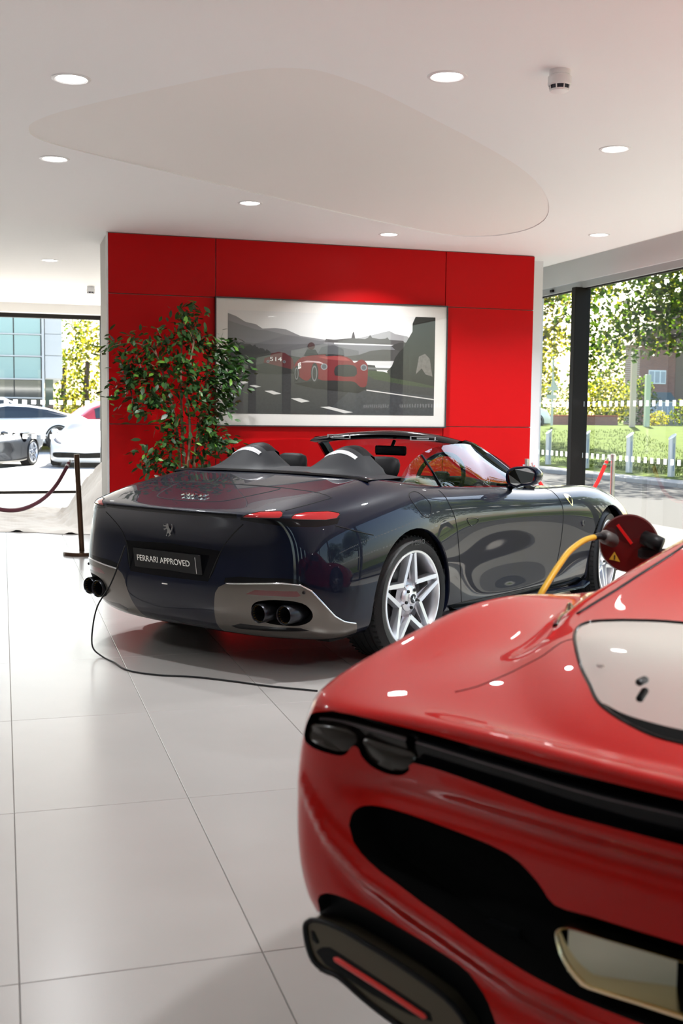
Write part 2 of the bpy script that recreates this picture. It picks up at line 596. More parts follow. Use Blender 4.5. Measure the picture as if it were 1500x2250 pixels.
# ------------------------------------------------------------------ the dark blue open car: skin (car frame: x forward from the rear axle, y left, z up)
ROMA_COLS = [
 # rear centre
 [(-.60, 0, .17), (-.80, 0, .18), (-.93, 0, .26), (-.985, 0, .44), (-.945, 0, .58), (-.925, 0, .74), (-1.00, 0, .845), (-1.005, 0, .868), (-.90, 0, .883), (-.62, 0, .943), (-.30, 0, .995), (-.05, 0, 1.03)],
 [(-.60, .28, .17), (-.80, .28, .18), (-.92, .28, .26), (-.975, .28, .44), (-.940, .28, .58), (-.920, .28, .74), (-.99, .28, .845), (-.995, .28, .868), (-.89, .27, .883), (-.62, .26, .941), (-.30, .25, .992), (-.05, .24, 1.03)],
 [(-.58, .52, .17), (-.77, .53, .18), (-.89, .54, .26), (-.945, .55, .44), (-.920, .55, .58), (-.905, .54, .74), (-.955, .53, .845), (-.955, .53, .868), (-.84, .50, .889), (-.60, .48, .941), (-.30, .46, .990), (-.05, .42, 1.03)],
 [(-.54, .70, .17), (-.70, .74, .19), (-.80, .77, .27), (-.86, .79, .44), (-.865, .77, .60), (-.86, .74, .76), (-.88, .72, .845), (-.86, .70, .875), (-.75, .66, .900), (-.55, .63, .948), (-.30, .59, .990), (-.06, .55, 1.03)],
 [(-.50, .80, .18), (-.58, .87, .20), (-.64, .91, .28), (-.70, .915, .44), (-.72, .895, .60), (-.72, .865, .76), (-.68, .84, .845), (-.64, .82, .880), (-.56, .77, .925), (-.44, .72, .965), (-.27, .67, .998), (-.08, .64, 1.028)],
 [(-.38, .83, .19), (-.42, .905, .22), (-.44, .950, .30), (-.46, .965, .45), (-.47, .960, .61), (-.46, .935, .76), (-.42, .905, .85), (-.38, .875, .900), (-.32, .83, .942), (-.26, .78, .976), (-.18, .73, 1.004), (-.08, .685, 1.022)],
 [(-.12, .85, .20), (-.13, .925, .23), (-.14, .965, .31), (-.14, .985, .46), (-.14, .985, .62), (-.13, .965, .76), (-.11, .935, .86), (-.09, .900, .922), (-.07, .86, .957), (-.05, .81, .985), (-.03, .76, 1.005), (.0, .72, 1.012)],
 [(.15, .85, .20), (.15, .925, .22), (.15, .960, .30), (.15, .980, .46), (.15, .982, .62), (.15, .965, .76), (.15, .938, .86), (.15, .905, .922), (.15, .87, .955), (.15, .83, .978), (.16, .79, .992), (.18, .75, .996)],
 [(.42, .84, .18), (.42, .930, .21), (.42, .945, .30), (.42, .945, .46), (.42, .945, .62), (.42, .940, .74), (.42, .925, .83), (.42, .900, .888), (.42, .870, .922), (.42, .835, .945), (.42, .80, .957), (.42, .765, .960)],
 [(.80, .84, .16), (.80, .935, .20), (.80, .925, .29), (.80, .905, .45), (.80, .915, .61), (.80, .925, .72), (.80, .915, .80), (.80, .895, .855), (.80, .870, .895), (.80, .835, .920), (.80, .80, .934), (.80, .765, .938)],
 [(1.25, .83, .15), (1.25, .930, .19), (1.25, .915, .28), (1.25, .895, .44), (1.25, .905, .60), (1.25, .920, .71), (1.25, .912, .785), (1.25, .890, .838), (1.25, .865, .875), (1.25, .83, .902), (1.25, .795, .918), (1.25, .755, .923)],
 [(1.70, .83, .15), (1.70, .925, .19), (1.70, .915, .28), (1.70, .905, .44), (1.70, .915, .59), (1.70, .925, .70), (1.70, .918, .775), (1.70, .890, .83), (1.70, .845, .870), (1.68, .78, .893), (1.60, .71, .905), (1.50, .66, .915)],
 [(2.10, .84, .16), (2.10, .925, .19), (2.10, .930, .29), (2.10, .935, .44), (2.10, .945, .60), (2.10, .950, .71), (2.10, .935, .79), (2.10, .895, .845), (2.10, .835, .878), (2.08, .74, .885), (1.95, .60, .890), (1.72, .56, .905)],
 [(2.42, .85, .17), (2.42, .920, .20), (2.42, .945, .30), (2.42, .958, .46), (2.42, .962, .62), (2.42, .955, .73), (2.42, .925, .81), (2.42, .880, .862), (2.42, .815, .890), (2.38, .69, .875), (2.18, .50, .870), (1.88, .44, .900)],
 [(2.75, .85, .18), (2.75, .915, .21), (2.75, .940, .31), (2.75, .955, .46), (2.75, .958, .60), (2.75, .942, .71), (2.75, .905, .785), (2.75, .855, .835), (2.74, .785, .855), (2.66, .62, .845), (2.38, .40, .860), (1.98, .34, .897)],
 [(3.05, .82, .17), (3.05, .885, .20), (3.06, .910, .30), (3.07, .915, .44), (3.07, .910, .56), (3.06, .888, .65), (3.05, .850, .715), (3.03, .795, .760), (3.00, .715, .785), (2.88, .53, .80), (2.52, .32, .850), (2.06, .25, .894)],
 [(3.22, .70, .15), (3.28, .77, .18), (3.32, .80, .28), (3.35, .805, .40), (3.34, .795, .50), (3.31, .775, .575), (3.28, .740, .63), (3.23, .690, .67), (3.16, .61, .705), (2.98, .43, .755), (2.60, .24, .845), (2.10, .17, .892)],
 [(3.38, .42, .14), (3.47, .47, .17), (3.53, .50, .27), (3.56, .51, .38), (3.55, .50, .48), (3.52, .49, .55), (3.47, .47, .595), (3.40, .44, .63), (3.30, .39, .67), (3.06, .27, .735), (2.65, .14, .842), (2.12, .09, .891)],
 [(3.42, 0, .14), (3.53, 0, .17), (3.60, 0, .27), (3.635, 0, .38), (3.63, 0, .47), (3.59, 0, .54), (3.54, 0, .58), (3.46, 0, .62), (3.35, 0, .66), (3.09, 0, .73), (2.67, 0, .84), (2.13, 0, .890)],
]
for _c, _d in ((15, .018), (16, .055), (17, .03)):
    ROMA_COLS[_c] = [(x, y + (_d if 1 <= k <= 7 else 0), z) for k, (x, y, z) in enumerate(ROMA_COLS[_c])]
ROMA_COLS = [[(x, y * 1.015, z) for x, y, z in c] for c in ROMA_COLS]
# ------------------------------------------------------------------ shared car pieces
def paint(name, base, fl, rough=0.28, coat=1.0, metal=0.0, flake_mix=0.0, spec=0.5, cior=1.33):
    m = mat(name, base, rough, metal, coat, 0.012, spec)
    m.node_tree.nodes['Principled BSDF'].inputs['Coat IOR'].default_value = cior
    if flake_mix > 0:
        nt = m.node_tree
        b = nt.nodes['Principled BSDF']
        tc = nt.nodes.new('ShaderNodeTexCoord')
        vo = nt.nodes.new('ShaderNodeTexVoronoi')
        vo.inputs['Scale'].default_value = 900
        nt.links.new(tc.outputs['Object'], vo.inputs['Vector'])
        mx = nt.nodes.new('ShaderNodeMix')
        mx.data_type = 'RGBA'
        mx.inputs['A'].default_value = (*base, 1)
        mx.inputs['B'].default_value = (*fl, 1)
        rp = nt.nodes.new('ShaderNodeMath'); rp.operation = 'MULTIPLY'; rp.inputs[1].default_value = flake_mix
        nt.links.new(vo.outputs['Color'], rp.inputs[0])
        nt.links.new(rp.outputs[0], mx.inputs['Factor'])
        nt.links.new(mx.outputs['Result'], b.inputs['Base Color'])
    return m

BLACK = mat('gloss black trim', (0.004, 0.004, 0.005), 0.10, spec=.22)
SATIN = mat('satin black plastic', (0.007, 0.007, 0.008), 0.45, spec=.25)
RUBBER = mat('tyre rubber', (0.010, 0.010, 0.011), 0.55, spec=.3, bump=0.15, bscale=120)
GAP = mat('shut line', (0.002, 0.002, 0.002), 0.9)
LEATHER = mat('black leather', (0.007, 0.007, 0.008), 0.5, spec=.08, bump=0.12, bscale=220)
CHROME = mat('chrome', (0.82, 0.83, 0.85), 0.08, 1.0)
ALLOY = mat('silver alloy', (0.72, 0.74, 0.78), 0.3, 0.75, coat=0.6)
ALLOYD = mat('brushed alloy pocket', (0.50, 0.52, 0.56), 0.4, 0.5)
DISC = mat('brake disc steel', (0.10, 0.10, 0.11), 0.35, 0.8)
CARGLASS = glass_mat('car glass', (0.72, 0.80, 0.78), 1.6)
MIRRORG = mat('mirror glass', (0.5, 0.53, 0.55), 0.03, 1.0)
RINGDARK = mat('wheel well felt', (0.004, 0.004, 0.004), 0.95)

def circle_xz(cx, cz, r, n=44, squash=1.0):
    return [(cx + r * math.cos(a), cz + r * squash * math.sin(a)) for a in np.linspace(0, 2 * PI, n, endpoint=False)]

def horse(name, m, parent, s=1.0, loc=(0, 0, 0), rot=(0, 0, 0), th=0.002):
    """prancing horse emblem standing in the local x-z plane"""
    pts = [(.10, .80), (.14, .88), (.20, .93), (.27, 1.0), (.30, .92), (.40, .80), (.43, .66), (.52, .52), (.60, .42), (.64, .36), (.67, .46), (.72, .60), (.70, .72), (.62, .80), (.68, .84), (.76, .76), (.79, .60), (.75, .42),
            (.69, .30), (.62, .22), (.68, .14), (.62, .06), (.52, .0), (.46, .02), (.55, .08), (.56, .14), (.46, .22), (.40, .20), (.34, .10), (.36, .02), (.28, .0), (.26, .06), (.30, .14), (.34, .28), (.36, .38), (.30, .46),
            (.20, .42), (.10, .36), (.04, .40), (.02, .46), (.08, .46), (.18, .50), (.26, .56), (.14, .60), (.04, .58), (-.02, .64), (.0, .70), (.06, .66), (.16, .68), (.25, .70), (.26, .78), (.20, .80), (.14, .76)]
    body = [(x - .38, z - .5) for x, z in pts]
    g = Geo().prism([(x * s, z * s) for x, z in body], 1, -th, th)
    o = g.build(name, m, parent, loc=loc, rot=rot)
    return o

def star_wheel(parent, name, r_rim, r_tyre, w, loc, rotz=0.0, rotspin=0.0, alloy=None):
    """wheel: outer face towards -y of its own frame; tyre, rim, spokes, cap, disc and caliper"""
    alloy = alloy or ALLOY
    hub = thing(name, None, None, loc, rotz, parent=parent)
    # tyre
    hw = w / 2
    prof = [(r_rim - .012, -hw + .018), (r_rim + .004, -hw + .004), (r_rim + .02, -hw - .004), (r_rim + .05, -hw - .007), (r_tyre - .03, -hw + .004), (r_tyre - .010, -hw + .018), (r_tyre - .002, -hw + .034)]
    for yg in (-.6, -.2, .2, .6):
        y0 = yg * hw * .8
        prof += [(r_tyre, y0 - .005), (r_tyre - .007, y0 - .004), (r_tyre - .007, y0 + .004), (r_tyre, y0 + .005)]
    prof += [(r_tyre - .002, hw - .034), (r_tyre - .012, hw - .018), (r_tyre - .04, hw - .002), (r_rim, hw)]
    t = Geo().lathe(prof, 72, (0, hw, 0), 'y')
    t.build('tyre', RUBBER, hub, auto=0.7)
    # tread cuts across the shoulders
    g = Geo()
    n = 60
    for k in range(n):
        a = 2 * PI * k / n
        for (ya, yb) in ((.022, .05), (w - .05, w - .022)):
            c, s_ = math.cos(a), math.sin(a)
            c2, s2 = math.cos(a + .028), math.sin(a + .028)
            ro = r_tyre + .0008
            v = [(c * ro, ya, s_ * ro), (c2 * ro, ya, s2 * ro), (c2 * ro + .0, yb, s2 * ro), (c * ro, yb, s_ * ro)]
            v2 = [(x * .985, y, z * .985) for x, y, z in v]
            g.add(v + v2, [(0, 1, 2, 3), (0, 4, 5, 1), (2, 6, 7, 3), (1, 5, 6, 2), (3, 7, 4, 0)])
    tr = g.build('tread_groove', GAP, hub)
    tr['kind'] = 'stuff'
    # rim barrel and lip
    b = Geo().lathe([(r_rim, .006), (r_rim + .006, .0), (r_rim + .003, -.004), (r_rim - .008, -.004), (r_rim - .014, .004), (r_rim - .022, .05), (r_rim - .03, w - .03), (r_rim - .01, w)], 72, (0, .004, 0), 'y')
    b.build('rim', alloy, hub, auto=0.8)
    # five split spokes: a zigzag star of bright ribs with sloping pockets
    R = r_rim - .010
    for k in range(5):
        a0 = rotspin + 2 * PI * k / 5
        def pt(r, a, y): return (r * math.cos(a), y, r * math.sin(a))
        for sgn in (-1, 1):
            g = Geo()
            aA, aB = a0 + sgn * math.radians(4.0), a0 + sgn * math.radians(36)
            rA, rB = R, R * .40
            pa, pb = np.array(pt(rA, aA, .000)), np.array(pt(rB, aB, .022))
            d = pb - pa
            nn = np.cross(d, (0, 1, 0)); nn /= np.linalg.norm(nn)
            wd = .0115
            back = np.array((0, .055, 0))
            q = [pa + nn * wd, pa - nn * wd, pb - nn * wd * 1.1, pb + nn * wd * 1.1]
            q += [q[0] + back + nn * .004, q[1] + back * .9 - nn * .004, q[2] + back * .7 - nn * .004, q[3] + back * .7 + nn * .004]
            g.add(q, [(0, 1, 2, 3), (0, 4, 5, 1), (1, 5, 6, 2), (2, 6, 7, 3), (3, 7, 4, 0)])
            g.build('spoke', alloy, hub)
        # sloped web between the ribs, dipping to the hub
        g = Geo()
        web = []
        for (r, hw_, y) in ((R * .99, 4.0, .016), (R * .80, 9.5, .024), (R * .62, 18, .034), (R * .42, 34, .040), (R * .24, 36, .022)):
            web.append([pt(r, a0 - math.radians(hw_), y - .004), pt(r, a0 - math.radians(hw_ * .45), y + .012), pt(r, a0 + math.radians(hw_ * .45), y + .012), pt(r, a0 + math.radians(hw_), y - .004)])
        # the pocket has a slot in its middle
        for (j0, j1) in ((0, 1), (2, 3)):
            g.grid([[r_[j0], r_[j1]] for r_ in web[1:4]])
        g.grid(web[:2])
        g.grid(web[3:])
        w_ = g.build('spoke_web', ALLOYD, hub)
    c = Geo().lathe([(0, .004), (.028, .004), (.033, .008), (.036, .016), (.062, .020), (.075, .032), (.078, .06)], 40, (0, 0, 0), 'y')
    c.build('hub', alloy, hub, auto=0.7)
    for k in range(5):
        a = rotspin + 2 * PI * (k + .5) / 5
        Geo().lathe([(0, .010), (.009, .010), (.010, .03)], 10, (.053 * math.cos(a), 0, .053 * math.sin(a)), 'y').build('wheel_bolt', SATIN, hub)
    cp = Geo().lathe([(0, .001), (.026, .001), (.027, .006)], 24, (0, 0, 0), 'y').build('hub_cap', BLACK, hub)
    horse('emblem', CHROME, hub, .034, (0, -.0005, -.002), (0, 0, 0), .0012)
    d = Geo().lathe([(.06, .09), (.195, .09), (.197, .10), (.197, .118), (.06, .118)], 48, (0, 0, 0), 'y')
    d.build('brake_disc', DISC, hub, auto=0.7)
    cal = Geo()
    ang = np.linspace(math.radians(150), math.radians(215), 8)
    rows = []
    for a in ang:
        rows.append([pt_(r, a, y) for r, y in ((.14, .066), (.205, .066), (.215, .08), (.215, .13), (.14, .135))])
    cal.grid(rows)
    cal.build('brake_caliper', SATIN, hub, smooth=False)
    Geo().lathe([(0, w - .02), (r_rim - .03, w - .02)], 40, (0, 0, 0), 'y').build('wheel_back', RINGDARK, hub)
    return hub

def pt_(r, a, y): return (r * math.cos(a), y, r * math.sin(a))

def well(root, cx, cz, r, y0, y1, sy):
    g = Geo()
    rows = []
    for a in np.linspace(-.35, PI + .35, 26):
        rows.append([(cx + r * math.cos(a), y0 * sy, cz + r * math.sin(a)), (cx + r * math.cos(a), y1 * sy, cz + r * math.sin(a))])
    g.grid(rows)
    b = len(g.v)
    g.add([(cx + r * math.cos(a), y1 * sy, cz + r * math.sin(a)) for a in np.linspace(-.35, PI + .35, 26)], [tuple(range(26))])
    g.build('wheel_well', RINGDARK, root)

def arch_lip(sf, root, uv, m):
    pts = resample(uv, .05)
    for sy in (1, -1):
        P, N = on_skin(sf, pts, 0)
        P2 = P.copy(); P2[:, 1] -= .028
        c = P.mean(0)
        D = P - c; D[:, 1] = 0; D /= np.linalg.norm(D, axis=1)[:, None]
        P1 = P - D * .004; P1[:, 1] -= .004
        P2 = P2 - D * .006
        n = len(P)
        fl = np.array([1, sy, 1.])
        g = Geo().add(np.concatenate([P, P1, P2]) * fl, [(k * n + i, k * n + (i + 1) % n, (k + 1) * n + (i + 1) % n, (k + 1) * n + i) for k in range(2) for i in range(n)])
        g.build('arch_lip', m, root, smooth=True)
# ------------------------------------------------------------------ the dark blue open car
NAVY = paint('midnight blue paint', (0.0010, 0.0032, 0.011), (0.006, 0.005, 0.018), 0.4, 1.0, 0.0, 0.35, spec=.08)
GUN = mat('gunmetal diffuser', (0.13, 0.115, 0.10), 0.30, 0.7, coat=0.3)
LENS = mat('red tail lens', (0.30, 0.003, 0.006), 0.08, coat=1.0)
LENSD = mat('dark red lens', (0.10, 0.004, 0.006), 0.10, coat=1.0)
FABRIC = mat('charcoal tonneau leather', (0.022, 0.023, 0.026), 0.55, spec=.12, bump=0.05, bscale=300)
HOOP = mat('roll hoop silver', (0.8, 0.82, 0.85), 0.25, 0.6)
WHITE = mat('white lettering', (0.85, 0.83, 0.78), 0.4)
GOLD = mat('exhaust perforation brass', (0.75, 0.48, 0.12), 0.3, 0.9)
DARKMET = mat('dark steel tip', (0.035, 0.036, 0.042), 0.28, 0.8)
ROMA = thing('convertible_car', 'dark midnight blue open-top sports car with silver star wheels parked before the red wall', 'car', (1.6216, 6.6055, 0), .627)

def pos(L): return [(x, abs(y), z) for x, y, z in L]

def roma():
    root = ROMA
    sf = Surf(ROMA_COLS)
    NV = sf.nv
    rear_w = sf.side(circle_xz(0, .358, .392))
    front_w = sf.side(circle_xz(2.67, .348, .378))
    lamp_o = sf.near(pos([(-0.812, -0.75, 0.852), (-0.785, -0.752, 0.867), (-0.727, -0.776, 0.876), (-0.616, -0.832, 0.876), (-0.561, -0.862, 0.866), (-0.559, -0.87, 0.857), (-0.59, -0.872, 0.838), (-0.656, -0.852, 0.832), (-0.78, -0.784, 0.838), (-0.816, -0.753, 0.842)]))
    lamp_i = sf.near(pos([(-0.943, -0.531, 0.846), (-0.935, -0.549, 0.859), (-0.881, -0.6, 0.88), (-0.82, -0.684, 0.883), (-0.825, -0.706, 0.873), (-0.843, -0.716, 0.856), (-0.857, -0.709, 0.846), (-0.91, -0.626, 0.844), (-0.941, -0.536, 0.842)]))
    flap = sf.near(catmull(pos([(0.054, -0.893, 0.94), (0.12, -0.888, 0.944), (0.164, -0.91, 0.92), (0.203, -0.937, 0.87), (0.183, -0.955, 0.824), (0.145, -0.963, 0.8), (0.089, -0.961, 0.815), (0.04, -0.942, 0.869), (0.023, -0.914, 0.916)]), 3, True))
    dr = sf.near(catmull(pos([(0.422, -0.927, 0.857), (0.463, -0.95, 0.756), (0.494, -0.954, 0.608), (0.528, -0.95, 0.458), (0.536, -0.951, 0.321), (0.55, -0.948, 0.262)]), 3))
    df = sf.near(catmull(pos([(1.858, -0.891, 0.845), (1.878, -0.94, 0.762), (1.885, -0.947, 0.657), (1.874, -0.936, 0.487), (1.819, -0.933, 0.322), (1.779, -0.934, 0.241)]), 3))
    topr = sf.near([(0.40, .86, .93), (.37, .76, .96)])
    topf = sf.near([(1.86, .85, .87), (1.80, .80, .885)])
    door = [(topr[1][0], NV), topr[0]] + dr + df[::-1] + [topf[0], topf[1], (topf[1][0], NV)]
    seamL = sf.near(catmull(pos([(-0.616, -0.881, 0.803), (-0.501, -0.925, 0.769), (-0.377, -0.954, 0.739)]), 3))
    fseam = sf.near(catmull(pos([(-0.931, -0.527, 0.807), (-0.925, -0.451, 0.75), (-0.923, -0.392, 0.693), (-0.931, -0.348, 0.618), (-0.951, -0.308, 0.51)]), 3))
    lidf = sf.near(catmull([(-.445, 0, .975), (-0.442, .30, 0.974), (-0.47, .55, 0.963), (-0.50, 0.77, 0.935)], 4))
    lids = sf.near(catmull([(-0.50, 0.77, 0.935), (-0.661, 0.74, 0.912), (-0.80, 0.70, 0.885)], 3))
    lidf[0] = np.array([0., lidf[0][1]])
    bot = sf.near([(-.955, .30, .475)])[0]
    botc = np.array([0., bot[1]])
    gap1 = sf.near([(-.90, .62, .835)])[0]
    lid = [botc, *[lidf[0]], *lidf[1:], *lids[1:], gap1, *fseam, bot]
    cap = [np.array([0., sf.near([(-.445, 0, .975)])[0][1] - .02])] + sf.near(catmull([(-.452, .25, .973), (-.46, .37, .970), (-.52, .385, .962), (-.66, .33, .94), (-.79, .26, .92), (-.835, .15, .914)], 4))
    cap += [np.array([0., sf.near([(-.845, 0, .912)])[0][1]])]
    exh = sf.near(catmull(pos([(-0.906, -0.563, 0.368), (-0.909, -0.591, 0.405), (-0.893, -0.652, 0.422), (-0.869, -0.716, 0.426), (-0.831, -0.782, 0.423), (-0.787, -0.83, 0.402), (-0.75, -0.846, 0.352), (-0.75, -0.825, 0.311), (-0.777, -0.775, 0.288), (-0.811, -0.717, 0.286), (-0.85, -0.64, 0.293), (-0.883, -0.581, 0.32)]), 3, True))
    silver = sf.near(pos([(-0.952, -0.35, 0.437), (-0.95, -0.372, 0.468), (-0.944, -0.419, 0.491), (-0.91, -0.60, 0.505), (-0.866, -0.738, 0.515), (-0.815, -0.816, 0.507), (-0.775, -0.855, 0.478), (-0.722, -0.886, 0.414), (-0.645, -0.91, 0.335), (-0.583, -0.923, 0.3), (-0.489, -0.936, 0.278), (-0.442, -0.906, 0.205), (-.50, -.87, .185), (-0.60, -0.80, 0.183), (-0.72, -0.68, 0.190), (-0.821, -0.291, 0.196), (-0.889, -0.302, 0.257)]))
    refl = sf.near(pos([(-0.925, -0.54, 0.446), (-0.915, -0.596, 0.472), (-0.823, -0.80, 0.476), (-0.810, -0.815, 0.452), (-0.823, -0.799, 0.446), (-0.913, -0.594, 0.446)]))
    slot = sf.near(pos([(-0.878, -0.397, 0.256), (-0.885, -0.468, 0.277), (-0.764, -0.777, 0.274), (-0.725, -0.805, 0.258), (-0.752, -0.767, 0.254), (-0.86, -0.433, 0.242)]))
    band = sf.near(pos([(-0.945, -0.407, 0.495), (-0.942, -0.41, 0.519), (-0.93, -0.496, 0.533), (-0.866, -0.738, 0.541), (-0.827, -0.802, 0.537), (-0.775, -0.855, 0.493), (-0.803, -0.83, 0.507), (-0.866, -0.738, 0.518), (-.91, -.6, .508)]))
    prec = [np.array([0., sf.near([(-.93, 0, .668)])[0][1]])] + sf.near([(-.93, .37, .656), (-.945, .33, .54), (-.955, .30, .49)]) + [np.array([0., sf.near([(-.955, 0, .486)])[0][1]])]
    vlo, vhi = sf.near([(-.995, 0, .832)])[0][1], sf.near([(-1.0, 0, .862)])[0][1]
    u1 = sf.near([(-.955, .50, .845)])[0][0]
    lip = [(0, vlo), (u1, vlo), (u1, vhi), (0, vhi)]
    um = sf.near([(-.60, .86, .80)])[0][0]
    lipo = sf.near([(-.945, .525, .845), (-.86, .70, .846), (-.81, .752, .842), (-.66, .855, .832), (-.57, .875, .84), (-.60, .885, .81), (-.72, .845, .80), (-.85, .75, .805), (-.95, .52, .825)])
    low = sf.near([(-.5, .93, .2)])[0]
    ucut = sf.near([(-.30, .95, .25)])[0][0]
    bump = [(0, 0), botc, bot, *fseam[::-1], *sf.near([(-.86, .72, .80), (-.72, .85, .79)]), *seamL, *sf.near([(-.34, .965, .70), (-.385, .955, .36)]), (ucut, 1.2), (ucut, 0)]
    sill_z = sf.near([(.55, .948, .262)])[0][1]
    skirt = [(sf.near([(.40, .94, .25)])[0][0], 0), (sf.near([(.40, .94, .25)])[0][0], sill_z * .98), (dr[-1][0], sill_z), (df[-1][0], df[-1][1]), (sf.near([(2.28, .93, .24)])[0][0], sill_z * .9), (sf.near([(2.28, .93, .2)])[0][0], 0)]
    hood_u = sf.near([(1.95, .80, .885)])[0][0]
    hood = [(hood_u, NV), (hood_u + .1, 8.6), (14, 8.3), (16.5, 8.3), (18, 8.3), (18, NV)]
    regions = {'tail_lamp': lamp_o, 'reversing_lamp': lamp_i, 'lip_trim': lip, 'lamp_trim': lipo, 'number_plate_recess': prec, 'boot_cap': cap, 'boot_lid': lid, 'fuel_flap': flap,
               'door': door, 'reflector': refl, 'diffuser_slot': slot, 'diffuser_trim': band, 'diffuser_panel': silver, 'rear_bumper': bump, 'side_skirt': skirt, 'bonnet': hood}
    mats = {'*': NAVY, 'tail_lamp': LENS, 'reversing_lamp': LENS, 'lip_trim': BLACK, 'lamp_trim': BLACK, 'number_plate_recess': BLACK, 'reflector': LENSD, 'diffuser_slot': BLACK,
            'diffuser_trim': BLACK, 'diffuser_panel': GUN, 'side_skirt': BLACK}
    for k in list(mats): mats[k + '~'] = mats[k]
    parts = build_skin(sf, root, regions, [rear_w, front_w, exh], .1, .1, mats=mats)
    for k, v in (('tail_lamp', 'glossy red outer tail lamp'), ('reversing_lamp', 'glossy red inner tail lamp'), ('diffuser_panel', 'gunmetal grey diffuser cheek')):
        for s in ('', '~'):
            if k + s in parts: parts[k + s]['label'] = v
    for wl in (rear_w, front_w): arch_lip(sf, root, wl, NAVY)
    for (cx, cz, r, yo) in ((0, .358, .415, .90), (2.67, .348, .395, .84)):
        for sy in (1, -1): well(root, cx, cz, r, yo, .60, sy)
    rim_wall(sf, exh, .10, 'exhaust_recess', SATIN, root, floor=('exhaust_backing', RINGDARK))
    for nme, ln, cl in (('fuel_flap', flap, True), ('door', door[1:-1], False), ('rear_bumper', seamL, False), ('boot_lid', fseam, False), ('boot_lid', lidf, False), ('boot_lid', lids, False), ('boot_cap', cap, False), ('tail_lamp', lamp_o, True), ('reversing_lamp', lamp_i, True)):
        seam(sf, ln, 'panel_gap', GAP, parts[nme], .0032, closed=cl)
    seam(sf, hood[:5], 'panel_gap', GAP, root, .0022)
    # teal-bright chrome line along the diffuser's upper edge
    seam(sf, silver[2:11], 'diffuser_edge', CHROME, root, .0045)
    # inner shell so nothing shows through
    g = Geo()
    g.box(-.55, 2.1, -.80, .80, .17, .24)
    g.box(2.1, 3.3, -.58, .58, .17, .24)
    g.build('underbody', RINGDARK, root)
    # wheels
    star_wheel(root, 'rear_wheel', .268, .353, .275, (0, -.968, .353), 0, .35)
    star_wheel(root, 'front_wheel', .266, .342, .24, (2.67, -.935, .342), math.radians(11), .9)
    text('tyre_lettering', 'P ZERO', .040, mat('tyre lettering grey', (.05, .05, .052), .5), root, (.02, -.9785, .668), (PI / 2, 0, 0), .0008)
    for x, r, w, yy in ((0, .353, .275, .968), (2.67, .342, .24, .935)):
        star_wheel(root, 'rear_wheel' if x == 0 else 'front_wheel', .267, r, w, (x, yy, r), PI + (math.radians(11) if x else 0), .5)
    # exhaust tips, a pair each side
    for sy in (-1, 1):
        for (x, y, z) in ((-.884, .622, .352), (-.835, .752, .352)):
            y *= sy
            e = Geo().lathe([(.040, .16), (.050, .10), (.0505, -.012), (.047, -.018), (.043, -.012), (.042, .05), (.040, .12), (0, .12)], 28, (0, 0, 0), 'x')
            eo = e.build('exhaust_tip', DARKMET, root, loc=(x - .02, y, z), auto=.6)
            g = Geo()
            for k in range(20):
                a = 2 * PI * k / 20
                g.box(-.006, .004, -.0016, .0016, -.0016, .0016)
                n = len(g.v)
                for i in range(n - 8, n):
                    vx, vy, vz = g.v[i]
                    g.v[i] = (vx, vy + .0425 * math.cos(a), vz + .0425 * math.sin(a))
            g.build('perforation_ring', GOLD, eo)
        Geo().lathe([(0, -.004), (.008, -.003), (.009, .004)], 12, (0, 0, 0), 'x').build('parking_sensor', SATIN, root, loc=(-.806, sy * .829, .469))
    # number plate, emblem and lettering
    pl = Geo().box(-.004, .004, -.26, .26, -.056, .056, .003).build('number_plate', BLACK, root, loc=(-.962, 0, .574), rot=(0, math.radians(-9), 0))
    text('plate_lettering', 'FERRARI APPROVED', .047, WHITE, pl, (-.0055, .027, .0), (PI / 2, 0, -PI / 2), .0006, sx=.98)
    Geo().box(-.0052, -.004, -.222, -.220, -.05, .04).build('plate_mark', WHITE, pl)
    horse('rear_emblem', CHROME, root, .088, (-.952, .0, .752), (math.radians(-4), 0, -PI / 2), .004)
    bl = text('boot_lettering', 'FERRARI', .062, CHROME, root, (-.752, .0, .923), (math.radians(11), 0, -PI / 2), .0035, sx=.80)
    Geo().box(-.972, -.968, -.01, .03, .447, .452).build('maker_mark', WHITE, root)
    # door handle outlines, shields and side badge
    for sy in (1, -1):
        h = sf.near(catmull([(0.613, .941, 0.762), (0.734, .938, 0.751), (0.728, .94, 0.726), (0.661, .943, 0.713), (0.614, .943, 0.739)], 3, True))
        P, N = on_skin(sf, h, .001)
        Geo().tube(P * np.array([1, sy, 1]), .0022, 6, closed=True).build('door_handle', BLACK, root, smooth=True)
        sh = sf.near(catmull([(1.98, .901, .842), (2.03, .911, .834), (2.042, .934, .80), (2.023, .948, .754), (1.985, .94, .785), (1.962, .916, .822)], 4, True))
        P, N = on_skin(sf, sh, .0015)
        n = len(P)
        c, cn = P.mean(0) + N.mean(0) * .004, None
        Geo().add(np.concatenate([P, [c]]) * np.array([1, sy, 1]), [(i, (i + 1) % n, n) for i in range(n)]).build('fender_shield', mat('shield yellow enamel', (.85, .78, .35), .2, coat=1), root)
        horse('shield_emblem', GAP, root, .05, (2.005, sy * .938, .80), (math.radians(-18 * -sy), 0, PI if sy > 0 else 0), .003)
        horse('side_badge', CHROME, root, .05, (2.165, sy * .968, .622), (0, 0, PI if sy > 0 else 0), .002)
    # lower side blade
    for sy in (1, -1):
        g = Geo()
        rows = []
        for x, z in ((.46, .235), (1.1, .215), (1.7, .195), (2.16, .18), (2.26, .205)):
            rows.append([(x, sy * .93, z), (x, sy * .985, z - .006), (x, sy * .99, z - .018), (x, sy * .93, z - .03)])
        g.grid(rows).build('side_blade', NAVY, root, auto=.5)
